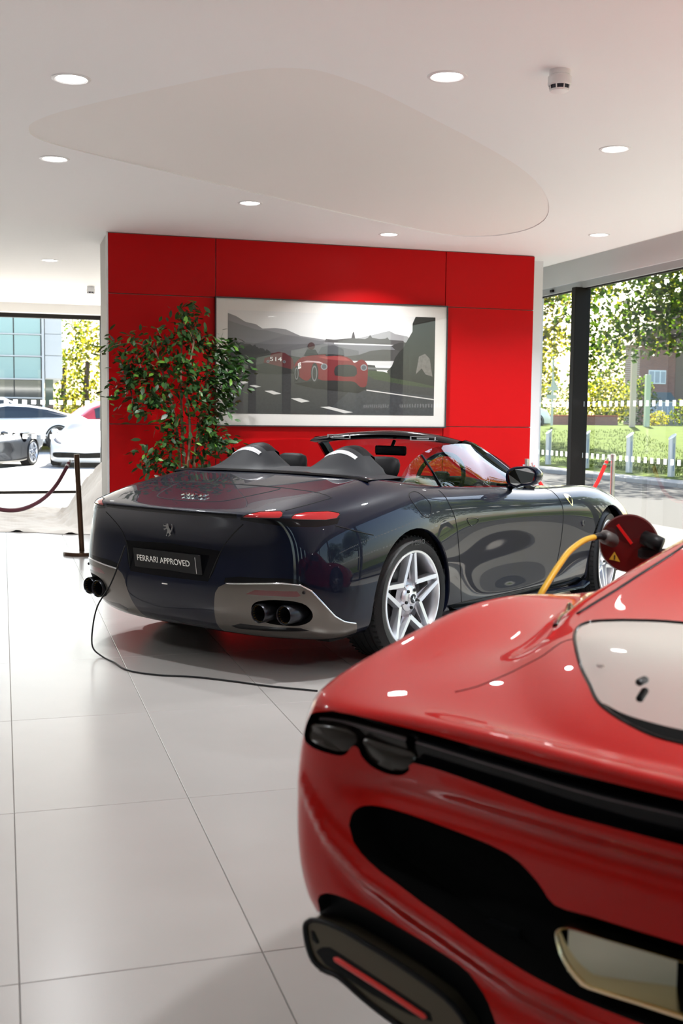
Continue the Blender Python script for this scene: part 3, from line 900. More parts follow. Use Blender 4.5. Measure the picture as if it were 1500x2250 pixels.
    # ---------------- tonneau cover with two humps
    def tz(x, y):
        ay = abs(y)
        base = 1.033 - .022 * max(0, (ay - .45) / .3) ** 2 + .018 * math.exp(-(y / .3) ** 2) * max(0, min(1, (x + .06) / .2))
        a = max(0.0, 1 - (abs(ay - .375) / .235) ** 2) ** 1.25
        t = min(1, max(0, (x + .10) / .26))
        return base + .145 * a * (t * t * (3 - 2 * t)) 
    rows = []
    for i in range(23):
        x = -.08 + i * .3 / 22
        row = []
        for j in range(61):
            y = -.74 + j * 1.48 / 60
            xx = x - .05 * (abs(y) / .74) ** 2 if i < 3 else x
            row.append((xx, y, tz(x, y)))
        rows.append(row)
    rows.append([(r[0] + .035, r[1], 1.025 + (r[2] - 1.025) * .75 if r[2] > 1.05 else r[2] - .03) for r in rows[-1]])
    rows.append([(r[0] + .03, r[1], min(r[2] - .12, .93)) for r in rows[-1]])
    Geo().grid(rows).build('tonneau_cover', FABRIC, root, auto=.6)
    # black band at the tonneau's trailing edge
    g = Geo()
    rows = []
    for j in range(31):
        y = -.76 + j * 1.52 / 30
        x0 = -.085 - .05 * (abs(y) / .74) ** 2
        z = 1.033 - .020 * (abs(y) / .76) ** 4
        rows.append([(x0 + .012, y, z + .006), (x0 - .018, y, z + .004), (x0 - .030, y, z - .006), (x0 - .022, y, z - .018), (x0 + .02, y, z - .022)])
    g.grid(rows).build('tonneau_trim', BLACK, root, auto=.6)
    for sy in (1, -1):
        g = Geo()
        rows = []
        for i in range(15):
            y = sy * (.375 - .115 + .23 * i / 14)
            rows.append([(.078, y, tz(.078, y) + .0012), (.082, y, tz(.082, y) + .004), (.102, y, tz(.102, y) + .004), (.106, y, tz(.106, y) + .0012)])
        g.grid(rows).build('roll_hoop', HOOP, root, smooth=True)
        # padded cap ahead of the hoop
        g = Geo()
        rows = []
        for i in range(17):
            y = sy * (.375 - .12 + .24 * i / 16)
            e = 1 - (abs(i - 8) / 8) ** 4
            zt = tz(.2, y)
            rows.append([(.15, y, tz(.15, y) + .0005), (.18, y, zt + .008 * e), (.235, y, zt + .010 * e), (.268, y, zt - .012), (.275, y, zt - .06), (.28, y, .95)])
        g.grid(rows).build('hump_pad', LEATHER, root, auto=.7)
    # ---------------- cockpit
    inn = mat('cabin lining', (0.010, 0.010, 0.012), .6)
    g = Geo()
    U = np.linspace(sf.near([(.1, .72, 1.0)])[0][0], sf.nu, 60)
    Pin, _ = on_skin(sf, [(u, NV) for u in U], 0)
    for sy in (1, -1):
        rows = []
        for p in Pin:
            q = p * np.array([1, sy, 1])
            rows.append([q, q + np.array([0, -sy * .02, -.01]), q + np.array([0, -sy * (.035 if p[0] < 1.6 else .03), -.06]), (q[0], q[1] * .93, .45)])
        g.grid(rows)
    g.build('door_trim', inn, root, smooth=True)
    Geo().box(.15, 1.9, -.72, .72, .25, .30).build('cabin_floor', inn, root)
    Geo().box(.26, .30, -.72, .72, .28, .98).build('rear_bulkhead', inn, root)
    Geo().box(.3, 1.5, -.11, .11, .3, .66, .02).build('centre_console', inn, root)
    # dashboard
    prof = [(1.95, .885), (1.7, .90), (1.48, .925), (1.36, .93), (1.30, .90), (1.29, .84), (1.36, .72), (1.5, .6), (1.9, .5)]
    rows = []
    for y in np.linspace(-.72, .72, 41):
        bmp = .035 * math.exp(-((y + .37) / .17) ** 2)
        rows.append([(x, y, z + (bmp if 1.29 < x < 1.6 and z > .8 else 0)) for x, z in prof])
    Geo().grid(rows).build('dashboard', LEATHER, root, auto=.8)
    # seats
    for sy in (-1, 1):
        yc = .37 * sy
        s = Geo()
        rows = []
        for (x, z, hw_, th) in ((.34, .42, .22, .10), (.32, .60, .235, .11), (.34, .78, .23, .10), (.38, .92, .20, .09), (.42, .99, .15, .075)):
            ring = []
            for a in np.linspace(0, 2 * PI, 20, endpoint=False):
                cx, sx_ = math.cos(a), math.sin(a)
                e = lambda t: math.copysign(abs(t) ** .6, t)
                ring.append((x + th * .6 * e(sx_) + .08, yc + hw_ * e(cx), z))
            rows.append(ring + [ring[0]])
        s.grid(rows)
        s.add(rows[-1][:-1], [tuple(range(20))])
        s.build('seat_back', LEATHER, root, smooth=True)
        c = Geo()
        rows = []
        for (z, hw_, th, xo) in ((.965, .085, .03, .49), (.985, .115, .045, .495), (1.03, .128, .052, .51), (1.07, .125, .05, .525), (1.10, .108, .042, .535), (1.115, .07, .025, .54), (1.118, .0, .0, .54)):
            ring = []
            for a in np.linspace(0, 2 * PI, 24, endpoint=False):
                e = lambda t: math.copysign(abs(t) ** .7, t)
                ring.append((xo + th * e(math.sin(a)), yc + hw_ * e(math.cos(a)), z))
            rows.append(ring + [ring[0]])
        c.grid(rows).build('headrest', LEATHER, root, smooth=True)
        Geo().box(.44, 1.0, yc - .23, yc + .23, .36, .50, .05).build('seat_cushion', LEATHER, root)
    # steering wheel
    st = thing('steering_wheel', None, None, (1.20, -.37, .955), 0, parent=root)
    st.rotation_euler = (0, math.radians(22), 0)
    ring = [(0, .178 * math.cos(a), .175 * math.sin(a)) for a in np.linspace(0, 2 * PI, 40, endpoint=False)]
    Geo().tube(ring, .0155, 10, closed=True).build('wheel_rim', LEATHER, st, smooth=True)
    Geo().box(-.02, .03, -.06, .06, -.05, .05, .015).build('airbag_pad', LEATHER, st)
    for a in (0, PI, -PI / 2): Geo().tube([(0, .05 * math.cos(a), .05 * math.sin(a)), (0, .17 * math.cos(a), .17 * math.sin(a))], .014, 6).build('wheel_spoke', LEATHER, st)
    # ---------------- windscreen frame
    def fr(t):   # t in -1..1 across the header
        y = -.60 * t
        return np.array([1.20 - .10 * t * t - .01, y, 1.262 - .055 * t * t])
    rows = []
    for t in np.linspace(-1, 1, 33):
        p = fr(t)
        e = 1 - .35 * t * t
        rows.append([p + np.array(q) for q in ((.0, 0, .006), (-.03, 0, .004), (-.075, 0, -.012), (-.085, 0, -.022), (-.07, 0, -.036 * e), (-.02, 0, -.050 * e), (.03, 0, -.052 * e), (.06, 0, -.038), (.05, 0, -.012), (.0, 0, .006))])
    Geo().grid(rows).build('windscreen_header', BLACK, root, auto=.9)
    pil = [(1.10, .60, 1.205), (1.17, .625, 1.183), (1.27, .665, 1.128), (1.40, .71, 1.048), (1.52, .75, .972), (1.62, .79, .910), (1.70, .81, .885)]
    for sy in (-1, 1):
        path = catmull([(x, y * sy, z) for x, y, z in pil], 5)
        rows = []
        for i, p in enumerate(path):
            k = i / len(path)
            wd = .030 + .018 * k
            rows.append([p + np.array(q) for q in ((-.04, sy * .012, -.008), (-.015, sy * .022, .010), (.02, sy * .012, .014), (.03, -sy * wd, .004), (-.01, -sy * wd, -.022), (-.035, -sy * .01, -.025), (-.04, sy * .012, -.008))])
        Geo().grid(rows).build('windscreen_pillar', BLACK if sy < 0 else BLACK, root, auto=.9)
    # windscreen glass
    rows = []
    base_c = lambda t: np.array([2.08 - .42 * abs(t) ** 2.2, -.79 * t, .895 + .01 * t * t])
    for k in np.linspace(0, 1, 12):
        row = []
        for t in np.linspace(-1, 1, 33):
            a, b = fr(t) + np.array([.03, 0, -.005]), base_c(t)
            p = a + (b - a) * k
            bulge = .05 * math.sin(PI * k)
            row.append(p + np.array([bulge * .6, 0, bulge * .8]))
        rows.append(row)
    Geo().grid(rows).build('windscreen_glass', CARGLASS, root, smooth=True)
    Geo().box(1.13, 1.16, -.13, .13, 1.10, 1.165, .012).build('rear_view_mirror', BLACK, root)
    Geo().tube([(1.15, 0, 1.14), (1.19, 0, 1.20)], .012, 8).build('mirror_stalk', BLACK, root)
    for yv in (-.32, .38):
        lampg = Geo()
        for q in ((-.10, .10, .010, .014), (-.10, .10, -.014, -.010), (-.10, -.092, -.014, .014), (.092, .10, -.014, .014), (-.045, .045, -.005, .005)):
            lampg.box(1.052, 1.058, yv + q[0], yv + q[1], 1.222 + q[2], 1.222 + q[3])
        lampg.build('sun_visor_mirror', HOOP, root, rot=(0, 0, 0))
    # side glass with a quarter light
    side = [(.08, .80, .985), (.13, .795, 1.045), (.24, .775, 1.105), (.37, .75, 1.145), (.55, .72, 1.178), (.75, .70, 1.195), (1.0, .665, 1.198), (1.16, .64, 1.183)]
    low = [(.08, .80, .975), (.25, .805, .955), (.5, .81, .930), (.8, .815, .915), (1.1, .815, .905), (1.4, .81, .90), (1.56, .80, .905)]
    top_c = catmull(side, 6) + catmull([(1.16, .64, 1.183), (1.27, .67, 1.12), (1.40, .715, 1.04), (1.56, .80, .925)], 6)[1:]
    low_c = catmull(low, 8)
    n = 40
    def rs(L):
        L = [np.array(p) for p in L]
        d = np.cumsum([0] + [np.linalg.norm(L[i + 1] - L[i]) for i in range(len(L) - 1)])
        return [np.array([np.interp(t, d, [p[k] for p in L]) for k in range(3)]) for t in np.linspace(0, d[-1], n)]
    A, B = rs(top_c), rs(low_c)
    for sy in (-1, 1):
        fl = np.array([1, sy, 1])
        rows = [[(a + (b - a) * k + np.array([0, .012 * math.sin(PI * k), 0])) * fl for k in np.linspace(0, 1, 7)] for a, b in zip(A, B)]
        Geo().grid(rows).build('side_glass', CARGLASS, root, smooth=True)
        Geo().tube([(.375, .757 * sy, 1.143), (.44, .79 * sy, 1.05), (.53, .815 * sy, .93)], .007, 6).build('quarter_light_bar', BLACK, root)
        Geo().tube([p * fl + np.array([0, sy * .004, -.004]) for p in low_c], .008, 6).build('waist_seal', BLACK, root, smooth=True)
        # door mirror
        mt = thing('door_mirror', None, None, (1.30, sy * .955, .985), 0, parent=root)
        rows = []
        for (x, sc) in ((-.055, .80), (-.055, .93), (-.04, 1.0), (.0, 1.0), (.05, .85), (.085, .5), (.095, .12)):
            ring = []
            for a in np.linspace(0, 2 * PI, 28, endpoint=False):
                c, s_ = math.cos(a), math.sin(a)
                e = lambda t: math.copysign(abs(t) ** .75, t)
                yy = .100 * e(c) * sc
                zz = .066 * e(s_) * sc * (1.0 if c * sy > 0 else 1.08)
                ring.append((x + .035 * (c * sy), yy, zz + .01 * (1 if c * sy > 0 else 0)))
            rows.append(ring + [ring[0]])
        Geo().grid(rows).build('mirror_shell', NAVY, mt, auto=.9)
        ring = rows[0][:-1]
        Geo().add([(p[0] + .006, p[1] * .97, p[2] * .97) for p in ring], [tuple(range(28))]).build('mirror_glass', MIRRORG, mt)
        Geo().tube([(.02, -sy * .06, -.04), (.05, -sy * .13, -.075), (.08, -sy * .165, -.085)], [.02, .017, .02], 8).build('mirror_arm', BLACK, mt, smooth=True)
    return sf
roma_sf = roma()
# ------------------------------------------------------------------ the red coupe in front: skin
def _c(pts): return pts
RED_COLS = [
 [(-.60, 0, .20), (-.80, 0, .22), (-.865, 0, .30), (-.885, 0, .44), (-.875, 0, .58), (-.86, 0, .70), (-.865, 0, .79), (-.87, 0, .845), (-.86, 0, .876), (-.81, 0, .870), (-.755, 0, .862), (-.70, 0, .874), (-.50, 0, .920), (-.35, 0, .938)],
 [(-.60, .26, .20), (-.79, .26, .22), (-.855, .26, .30), (-.875, .26, .44), (-.865, .26, .58), (-.85, .26, .70), (-.855, .26, .79), (-.855, .26, .845), (-.845, .26, .876), (-.795, .255, .870), (-.745, .245, .862), (-.69, .23, .878), (-.47, .13, .925), (-.29, 0, .943)],
 [(-.58, .48, .22), (-.76, .48, .24), (-.83, .49, .31), (-.855, .49, .44), (-.845, .49, .58), (-.83, .49, .70), (-.83, .49, .79), (-.825, .485, .845), (-.812, .48, .877), (-.765, .465, .871), (-.71, .43, .864), (-.635, .388, .896), (-.42, .22, .935), (-.22, 0, .948)],
 [(-.55, .66, .38), (-.70, .68, .385), (-.80, .70, .42), (-.832, .71, .49), (-.825, .715, .59), (-.815, .71, .70), (-.81, .70, .79), (-.805, .69, .848), (-.785, .675, .876), (-.71, .625, .875), (-.61, .55, .880), (-.49, .475, .930), (-.33, .28, .945), (-.13, 0, .956)],
 [(-.50, .78, .455), (-.64, .83, .46), (-.755, .865, .485), (-.795, .885, .54), (-.805, .892, .62), (-.806, .892, .71), (-.806, .886, .79), (-.800, .870, .852), (-.77, .84, .882), (-.60, .74, .912), (-.46, .645, .905), (-.345, .575, .946), (-.21, .34, .952), (-.05, 0, .961)],
 [(-.40, .80, .42), (-.46, .89, .43), (-.53, .925, .46), (-.555, .935, .53), (-.56, .94, .60), (-.56, .938, .71), (-.55, .93, .79), (-.53, .908, .868), (-.49, .872, .922), (-.40, .795, .945), (-.30, .695, .905), (-.21, .625, .952), (-.11, .37, .958), (.03, 0, .967)],
 [(-.20, .84, .22), (-.22, .92, .24), (-.24, .955, .34), (-.25, .968, .47), (-.25, .97, .60), (-.25, .965, .71), (-.24, .955, .80), (-.22, .935, .885), (-.19, .895, .948), (-.13, .83, .966), (-.07, .735, .918), (-.02, .675, .975), (.03, .40, .972), (.11, 0, .978)],
 [(.10, .85, .18), (.10, .93, .20), (.10, .965, .32), (.10, .975, .46), (.10, .975, .60), (.10, .968, .71), (.10, .958, .80), (.10, .940, .880), (.11, .900, .938), (.13, .845, .948), (.17, .77, .925), (.20, .675, 1.010), (.21, .42, 1.005), (.24, 0, 1.012)],
 [(.40, .84, .14), (.40, .93, .16), (.40, .95, .28), (.40, .95, .44), (.40, .952, .58), (.40, .945, .69), (.40, .938, .77), (.40, .920, .845), (.40, .895, .898), (.41, .855, .920), (.43, .785, .955), (.45, .64, 1.062), (.46, .42, 1.078), (.48, 0, 1.09)],
 [(.80, .82, .12), (.80, .92, .14), (.80, .93, .25), (.80, .915, .42), (.80, .92, .56), (.80, .918, .66), (.80, .908, .74), (.80, .895, .810), (.80, .875, .865), (.80, .84, .905), (.80, .765, .985), (.80, .60, 1.120), (.80, .38, 1.155), (.80, 0, 1.168)],
 [(1.30, .82, .12), (1.30, .92, .14), (1.30, .93, .24), (1.30, .90, .40), (1.30, .905, .54), (1.30, .91, .64), (1.30, .90, .72), (1.30, .885, .79), (1.30, .865, .845), (1.30, .83, .885), (1.29, .75, .980), (1.27, .57, 1.135), (1.25, .36, 1.172), (1.25, 0, 1.187)],
 [(1.75, .82, .12), (1.75, .92, .14), (1.75, .93, .24), (1.75, .91, .40), (1.75, .915, .54), (1.75, .92, .64), (1.75, .91, .72), (1.75, .89, .785), (1.75, .865, .83), (1.75, .82, .862), (1.72, .74, .940), (1.65, .57, 1.075), (1.59, .36, 1.140), (1.57, 0, 1.16)],
 [(2.15, .83, .13), (2.15, .92, .15), (2.15, .935, .25), (2.15, .94, .40), (2.15, .95, .54), (2.15, .95, .64), (2.15, .935, .72), (2.15, .91, .785), (2.15, .87, .825), (2.14, .80, .845), (2.10, .70, .87), (2.02, .58, .925), (1.95, .36, .99), (1.94, 0, 1.01)],
 [(2.60, .84, .15), (2.60, .92, .17), (2.60, .945, .28), (2.60, .958, .42), (2.60, .96, .56), (2.60, .955, .65), (2.60, .935, .72), (2.60, .895, .785), (2.59, .835, .812), (2.55, .73, .800), (2.50, .62, .788), (2.42, .50, .805), (2.34, .28, .845), (2.32, 0, .855)],
 [(2.95, .82, .15), (2.96, .90, .17), (2.98, .92, .28), (3.0, .925, .40), (3.0, .925, .50), (2.99, .915, .58), (2.97, .89, .645), (2.95, .845, .705), (2.93, .785, .728), (2.89, .69, .715), (2.83, .58, .705), (2.76, .46, .715), (2.67, .25, .740), (2.66, 0, .745)],
 [(3.20, .72, .12), (3.26, .80, .14), (3.32, .82, .24), (3.35, .82, .34), (3.35, .815, .43), (3.33, .80, .50), (3.29, .77, .56), (3.25, .72, .61), (3.21, .66, .632), (3.16, .57, .635), (3.10, .48, .64), (3.03, .37, .65), (2.97, .2, .665), (2.95, 0, .67)],
 [(3.38, .40, .11), (3.50, .45, .13), (3.57, .47, .22), (3.60, .47, .32), (3.60, .47, .40), (3.57, .46, .46), (3.53, .44, .51), (3.48, .42, .55), (3.43, .39, .57), (3.37, .34, .58), (3.31, .28, .59), (3.25, .22, .60), (3.2, .12, .61), (3.18, 0, .612)],
 [(3.42, 0, .11), (3.54, 0, .13), (3.62, 0, .22), (3.66, 0, .32), (3.66, 0, .40), (3.63, 0, .45), (3.59, 0, .49), (3.54, 0, .52), (3.50, 0, .535), (3.46, 0, .55), (3.42, 0, .56), (3.38, 0, .57), (3.34, 0, .575), (3.30, 0, .58)],
]

for _c, _dz8, _dz9 in ((3, .0, -.004), (4, .006, -.016), (5, .010, -.026), (6, .008, -.026), (7, .004, -.012)):
    for _r, _d in ((8, _dz8), (9, _dz9)):
        x_, y_, z_ = RED_COLS[_c][_r]
        RED_COLS[_c][_r] = (x_, y_, z_ + _d)
RED_COLS[4][0] = (-.50, .78, .435); RED_COLS[4][1] = (-.64, .83, .440); RED_COLS[4][2] = (-.760, .868, .468)
# ------------------------------------------------------------------ the red coupe
RED = paint('bright red paint', (0.42, 0.0, 0.0), (0.55, 0.003, 0.0), 0.4, 1.0, 0.0, 0.35, spec=.08, cior=1.5)
SMOKE = mat('smoked lamp lens', (0.010, 0.007, 0.006), 0.2, spec=.4)
SMOKE2 = mat('smoked lamp lower lens', (0.018, 0.013, 0.010), 0.25, coat=.5)
STRIP = mat('lamp strip rib', (0.09, 0.06, 0.07), 0.3, coat=.6)
BRONZE = mat('bronze black diffuser', (0.085, 0.07, 0.045), 0.36, 0.5, coat=.3)
TITAN = mat('polished tailpipe metal', (0.86, 0.74, 0.50), 0.16, 1.0)
REDREF = mat('red reflector', (0.75, 0.015, 0.01), 0.3, coat=1.0, emit=(1, .03, .02), emit_s=0.0)
MESHM = mat('black mesh', (0.004, 0.004, 0.004), 0.9, spec=.1)
DECKGLASS = mat('engine cover glass', (0.92, 0.92, 0.91), 0.04, 1.0)
SIDEGL = mat('dark side glass', (0.01, 0.012, 0.014), 0.02, coat=1.0)
REDCAR = thing('sports_coupe', 'bright red sports coupe seen from its tail, charging flap open, nearest the camera', 'car', (1.676, 1.683, 0), .65)

def red_car():
    root = REDCAR
    ry = np.array([0, .3, .42, .54, .63, .72, .80, .86]); rz = np.array([.500, .508, .520, .549, .570, .597, .650, .72])
    def sculpt(P):
        y, z, x = np.abs(P[:, 1]), P[:, 2], P[:, 0]
        rear = np.clip((-.70 - x) / .06, 0, 1)
        dz = z - np.interp(y, ry, rz)
        d = .013 * np.exp(-(dz / .020) ** 2) * np.clip((.90 - y) / .1, 0, 1)
        d -= .012 * np.exp(-((z - .742) / .022) ** 2) * np.clip((.80 - y) / .12, 0, 1)
        d += .006 * np.exp(-((z - .775) / .014) ** 2) * np.clip((.62 - y) / .1, 0, 1)
        d -= .010 * np.exp(-((dz + .045) / .022) ** 2) * np.clip((.80 - y) / .15, 0, 1)
        # waisted deck between fender and engine cover
        return d * rear
    sf = Surf(RED_COLS, True, 3, sculpt)
    NV = sf.nv
    wheels = [sf.side(circle_xz(0, .345, .385)), sf.side(circle_xz(2.60, .34, .372))]
    def R3(L, n=3, closed=True): return sf.near(catmull(L, n, closed))
    band_t = [(-0.80, 0.868, 0.806), (-0.80, 0.866, 0.828), (-0.796, 0.835, 0.850), (-0.803, 0.783, 0.858), (-0.804, 0.744, 0.860), (-0.806, 0.65, 0.858), (-0.814, 0.558, 0.856), (-0.838, 0.387, 0.854), (-0.861, 0.177, 0.856)]
    band_b = [(-0.86, 0.175, 0.791), (-0.85, 0.306, 0.79), (-0.842, 0.383, 0.79), (-0.832, 0.465, 0.796), (-0.821, 0.553, 0.801), (-0.814, 0.638, 0.803), (-0.814, 0.645, 0.79), (-0.814, 0.657, 0.779), (-0.814, 0.674, 0.774), (-0.814, 0.696, 0.775), (-0.813, 0.722, 0.783), (-0.813, 0.740, 0.797), (-0.813, 0.745, 0.808), (-0.813, 0.753, 0.812), (-0.813, 0.761, 0.807), (-0.813, 0.768, 0.797), (-0.813, 0.779, 0.791), (-0.812, 0.797, 0.790), (-0.803, 0.835, 0.792), (-0.80, 0.858, 0.797)]
    bt, bb = sf.near(catmull(band_t, 3)), sf.near(catmull(band_b, 2))
    c_t, c_b = sf.near([(-.866, 0, .857)])[0], sf.near([(-.868, 0, .791)])[0]
    band = bt + [np.array([0., c_t[1]]), np.array([0., c_b[1]])] + bb
    mesh_l = [(-0.818, 0.759, 0.672), (-0.817, 0.753, 0.695), (-0.816, 0.73, 0.712), (-0.817, 0.677, 0.717), (-0.823, 0.562, 0.712), (-0.835, 0.450, 0.702), (-0.841, 0.395, 0.674), (-0.847, 0.362, 0.648), (-0.852, 0.301, 0.649), (-0.857, 0.23, 0.650), (-0.861, 0.166, 0.651)]
    mesh_b = [(-0.875, 0.16, 0.522), (-0.873, 0.229, 0.524), (-0.867, 0.312, 0.526), (-0.863, 0.356, 0.531), (-0.857, 0.415, 0.538), (-0.85, 0.472, 0.549), (-0.841, 0.549, 0.568), (-0.832, 0.63, 0.590), (-0.825, 0.714, 0.619), (-0.821, 0.749, 0.645)]
    ml, mb = sf.near(catmull(mesh_l, 3)), sf.near(catmull(mesh_b, 3))
    m_t, m_b = sf.near([(-.865, 0, .652)])[0], sf.near([(-.878, 0, .521)])[0]
    grille = ml + [np.array([0., m_t[1]]), np.array([0., m_b[1]])] + mb
    low_p = [(-0.80, 0.875, 0.468), (-0.812, 0.822, 0.500), (-0.815, 0.820, 0.525), (-0.820, 0.806, 0.541), (-0.825, 0.777, 0.547), (-0.831, 0.72, 0.540), (-0.84, 0.622, 0.521), (-0.849, 0.53, 0.500), (-0.854, 0.478, 0.475), (-0.857, 0.447, 0.430), (-.85, .425, .36), (-.84, .41, .30)]
    lowp = sf.near(catmull(low_p, 3))
    low = lowp + [np.array([lowp[-1][0], 0.]), np.array([lowp[0][0], 0.])]
    cd = sf.near(catmull([(-.88, .385, .43), (-.87, .375, .36), (-.85, .36, .30)], 2))
    cdt = sf.near([(-.885, 0, .44)])[0]
    cdif = [np.array([0., cdt[1]])] + cd + [np.array([cd[-1][0], 0.]), np.array([0., 0.])]
    glass = sf.near(catmull([(-.69, 0, .895), (-0.687, 0.233, 0.897), (-0.669, 0.312, 0.901), (-0.619, 0.394, 0.91), (-0.556, 0.442, 0.92), (-0.476, 0.495, 0.93), (-0.352, 0.562, 0.944), (-0.251, 0.603, 0.948), (-0.197, 0.603, 0.953), (-0.168, 0.567, 0.958), (-0.142, 0.519, 0.961), (-0.111, 0.439, 0.961), (-.09, .25, .963), (-.08, 0, .963)], 4))
    glass[0] = np.array([0., glass[0][1]])
    glass[-1] = np.array([glass[-1][0], NV])
    glass = glass + [np.array([0., NV])]
    gmesh = sf.near(catmull([(-.69, 0, .895), (-0.687, 0.233, 0.897), (-0.669, 0.312, 0.901), (-0.619, 0.394, 0.91), (-.612, .392, .912), (-.635, .34, .905), (-.645, .25, .90), (-.648, 0, .90)], 4))
    gmesh[0] = np.array([0., gmesh[0][1]]); gmesh[-1] = np.array([0., gmesh[-1][1]])
    # greenhouse openings
    wz = sf.near(catmull([(.62, .80, .955), (.70, .70, 1.06), (.90, .63, 1.10), (1.25, .60, 1.105), (1.55, .64, 1.04), (1.85, .73, .93), (1.98, .79, .875), (1.7, .80, .88), (1.2, .81, .895), (.8, .82, .915)], 3, True))
    ws = sf.near(catmull([(1.60, 0, 1.155), (1.60, .3, 1.145), (1.66, .52, 1.09), (1.85, .64, .99), (2.03, .68, .90), (2.10, .5, .90), (2.2, .25, .92), (2.2, 0, .925)], 4))
    ws[0] = np.array([ws[0][0], NV]); ws[-1] = np.array([ws[-1][0], NV])
    rs = sf.near(catmull([(.25, 0, 1.01), (.25, .38, 1.01), (.45, .42, 1.07), (.62, .38, 1.12), (.66, 0, 1.14)], 4))
    rs[0] = np.array([rs[0][0], NV]); rs[-1] = np.array([rs[-1][0], NV])
    dr = sf.side([(.62, .86), (.60, .70), (.66, .45), (.72, .25)])
    df = sf.side([(1.95, .25), (1.98, .5), (1.98, .7), (1.95, .82)])
    intake = sf.near(catmull([(.55, .89, .85), (.45, .91, .80), (.40, .94, .66), (.55, .93, .62), (.66, .91, .74), (.68, .89, .84)], 3, True))
    slot = R3([(.16, .805, .935), (.03, .745, .925), (-.14, .69, .920), (-.19, .672, .925), (-.10, .70, .922), (.06, .77, .928)], 3)
    port = R3([(1.0 + .085 * math.cos(a), .90, .83 + .07 * math.sin(a)) for a in np.linspace(0, 2 * PI, 14, endpoint=False)], 2)
    lampf = sf.near(catmull([(3.22, .62, .63), (2.9, .80, .71), (2.82, .84, .72), (3.0, .84, .68), (3.2, .76, .60), (3.36, .62, .56)], 3, True))
    nose = sf.near(catmull([(3.66, 0, .22), (3.60, .45, .24), (3.35, .78, .26), (3.34, .80, .36), (3.58, .5, .38), (3.66, 0, .36)], 3))
    nose[0] = np.array([sf.nu, nose[0][1]]); nose[-1] = np.array([sf.nu, nose[-1][1]])
    regions = {'engine_cover_mesh': gmesh, 'engine_cover_glass': glass, 'side_window': wz, 'windscreen_glass': ws, 'rear_screen': rs, 'headlamp': lampf, 'front_grille': nose}
    mats = {'*': RED, 'engine_cover_mesh': MESHM, 'engine_cover_glass': DECKGLASS, 'side_window': SIDEGL, 'windscreen_glass': SIDEGL, 'rear_screen': SIDEGL, 'headlamp': SMOKE, 'front_grille': MESHM}
    for k in list(mats): mats[k + '~'] = mats[k]
    parts = build_skin(sf, root, regions, wheels + [band, grille, low, cdif, intake, port], .085, .085, mats=mats)
    for w in wheels: arch_lip(sf, root, w, RED)
    for (cx, cz, r) in ((0, .345, .41), (2.60, .34, .395)):
        for sy in (1, -1): well(root, cx, cz, r, .90, .60, sy)
    rim_wall(sf, band, .030, 'lamp_recess', BLACK, root, dirn=(1, 0, 0), floor=('lamp_backing', BLACK))
    rim_wall(sf, grille, .075, 'grille_surround', MESHM, root, dirn=(1, 0, 0), floor=('grille_mesh', MESHM))
    rim_wall(sf, low, .22, 'diffuser_recess', SATIN, root, dirn=(1, 0, 0), floor=('diffuser_backing', SATIN))
    rim_wall(sf, cdif, .12, 'diffuser_recess', SATIN, root, dirn=(1, 0, 0), floor=('diffuser_backing', SATIN))
    rim_wall(sf, intake, .12, 'side_intake', SATIN, root, floor=('intake_backing', SATIN))
    rim_wall(sf, port, .05, 'charging_port', SATIN, root, floor=('port_backing', SATIN))
    # edge beads so that the openings keep a soft painted lip
    for nm, lp in (('lamp_surround', band[:-1] if False else band), ('grille_lip', grille)):
        pass
    seam(sf, glass[:-1], 'glass_seal', BLACK, root, .004)
    seam(sf, sf.near(catmull([(-0.631, 0.665, 0.896), (-0.583, 0.646, 0.898), (-0.523, 0.631, 0.902), (-0.472, 0.611, 0.911), (-0.428, 0.59, 0.926), (-0.36, 0.585, 0.941), (-0.338, 0.57, 0.945)], 3)), 'panel_gap', GAP, root, .0019)
    seam(sf, sf.near(catmull([(-0.13, 0.655, 0.955), (0.0, 0.648, 0.977), (0.168, 0.641, 1.005), (0.273, 0.628, 1.028), (0.377, 0.615, 1.053), (.6, .60, 1.09), (.75, .60, 1.11)], 3)), 'roof_gap', BLACK, root, .0045)
    seam(sf, dr, 'panel_gap', GAP, root, .002)
    seam(sf, df, 'panel_gap', GAP, root, .002)
    seam(sf, slot, 'intake_slot', BLACK, root, .006, closed=True)
    # ---- lamps: two lobes each side under a long ribbed strip
    def lens(L, name, m, off, off2, lbl=None):
        uv = sf.near(catmull(L, 3, True))
        P, N = on_skin(sf, uv, 0)
        n = len(P)
        Pf = P + np.array([1, 0, 0]) * off
        c = Pf.mean(0)
        Pi = c + (Pf - c) * .86 - np.array([1, 0, 0]) * off2
        for sy in (1, -1):
            fl = np.array([1, sy, 1.])
            back = Pf + np.array([.03, 0, 0])
            g = Geo().add(np.concatenate([back, Pf, Pi, [Pi.mean(0)]]) * fl,
                          [(i, (i + 1) % n, n + (i + 1) % n, n + i) for i in range(n)] + [(n + i, n + (i + 1) % n, 2 * n + (i + 1) % n, 2 * n + i) for i in range(n)] + [(2 * n + i, 2 * n + (i + 1) % n, 3 * n) for i in range(n)])
            g.build(name, m, root, auto=.9, label=lbl)
    lens([(-0.795, 0.862, 0.806), (-0.795, 0.858, 0.822), (-0.805, 0.80, 0.836), (-0.812, 0.760, 0.830), (-0.813, 0.757, 0.812), (-0.813, 0.766, 0.800), (-0.813, 0.779, 0.794), (-0.811, 0.797, 0.793), (-0.803, 0.833, 0.796), (-0.797, 0.855, 0.800)], 'outer_lamp', SMOKE2, .010, .004, 'outer lobe of the smoked tail lamp')
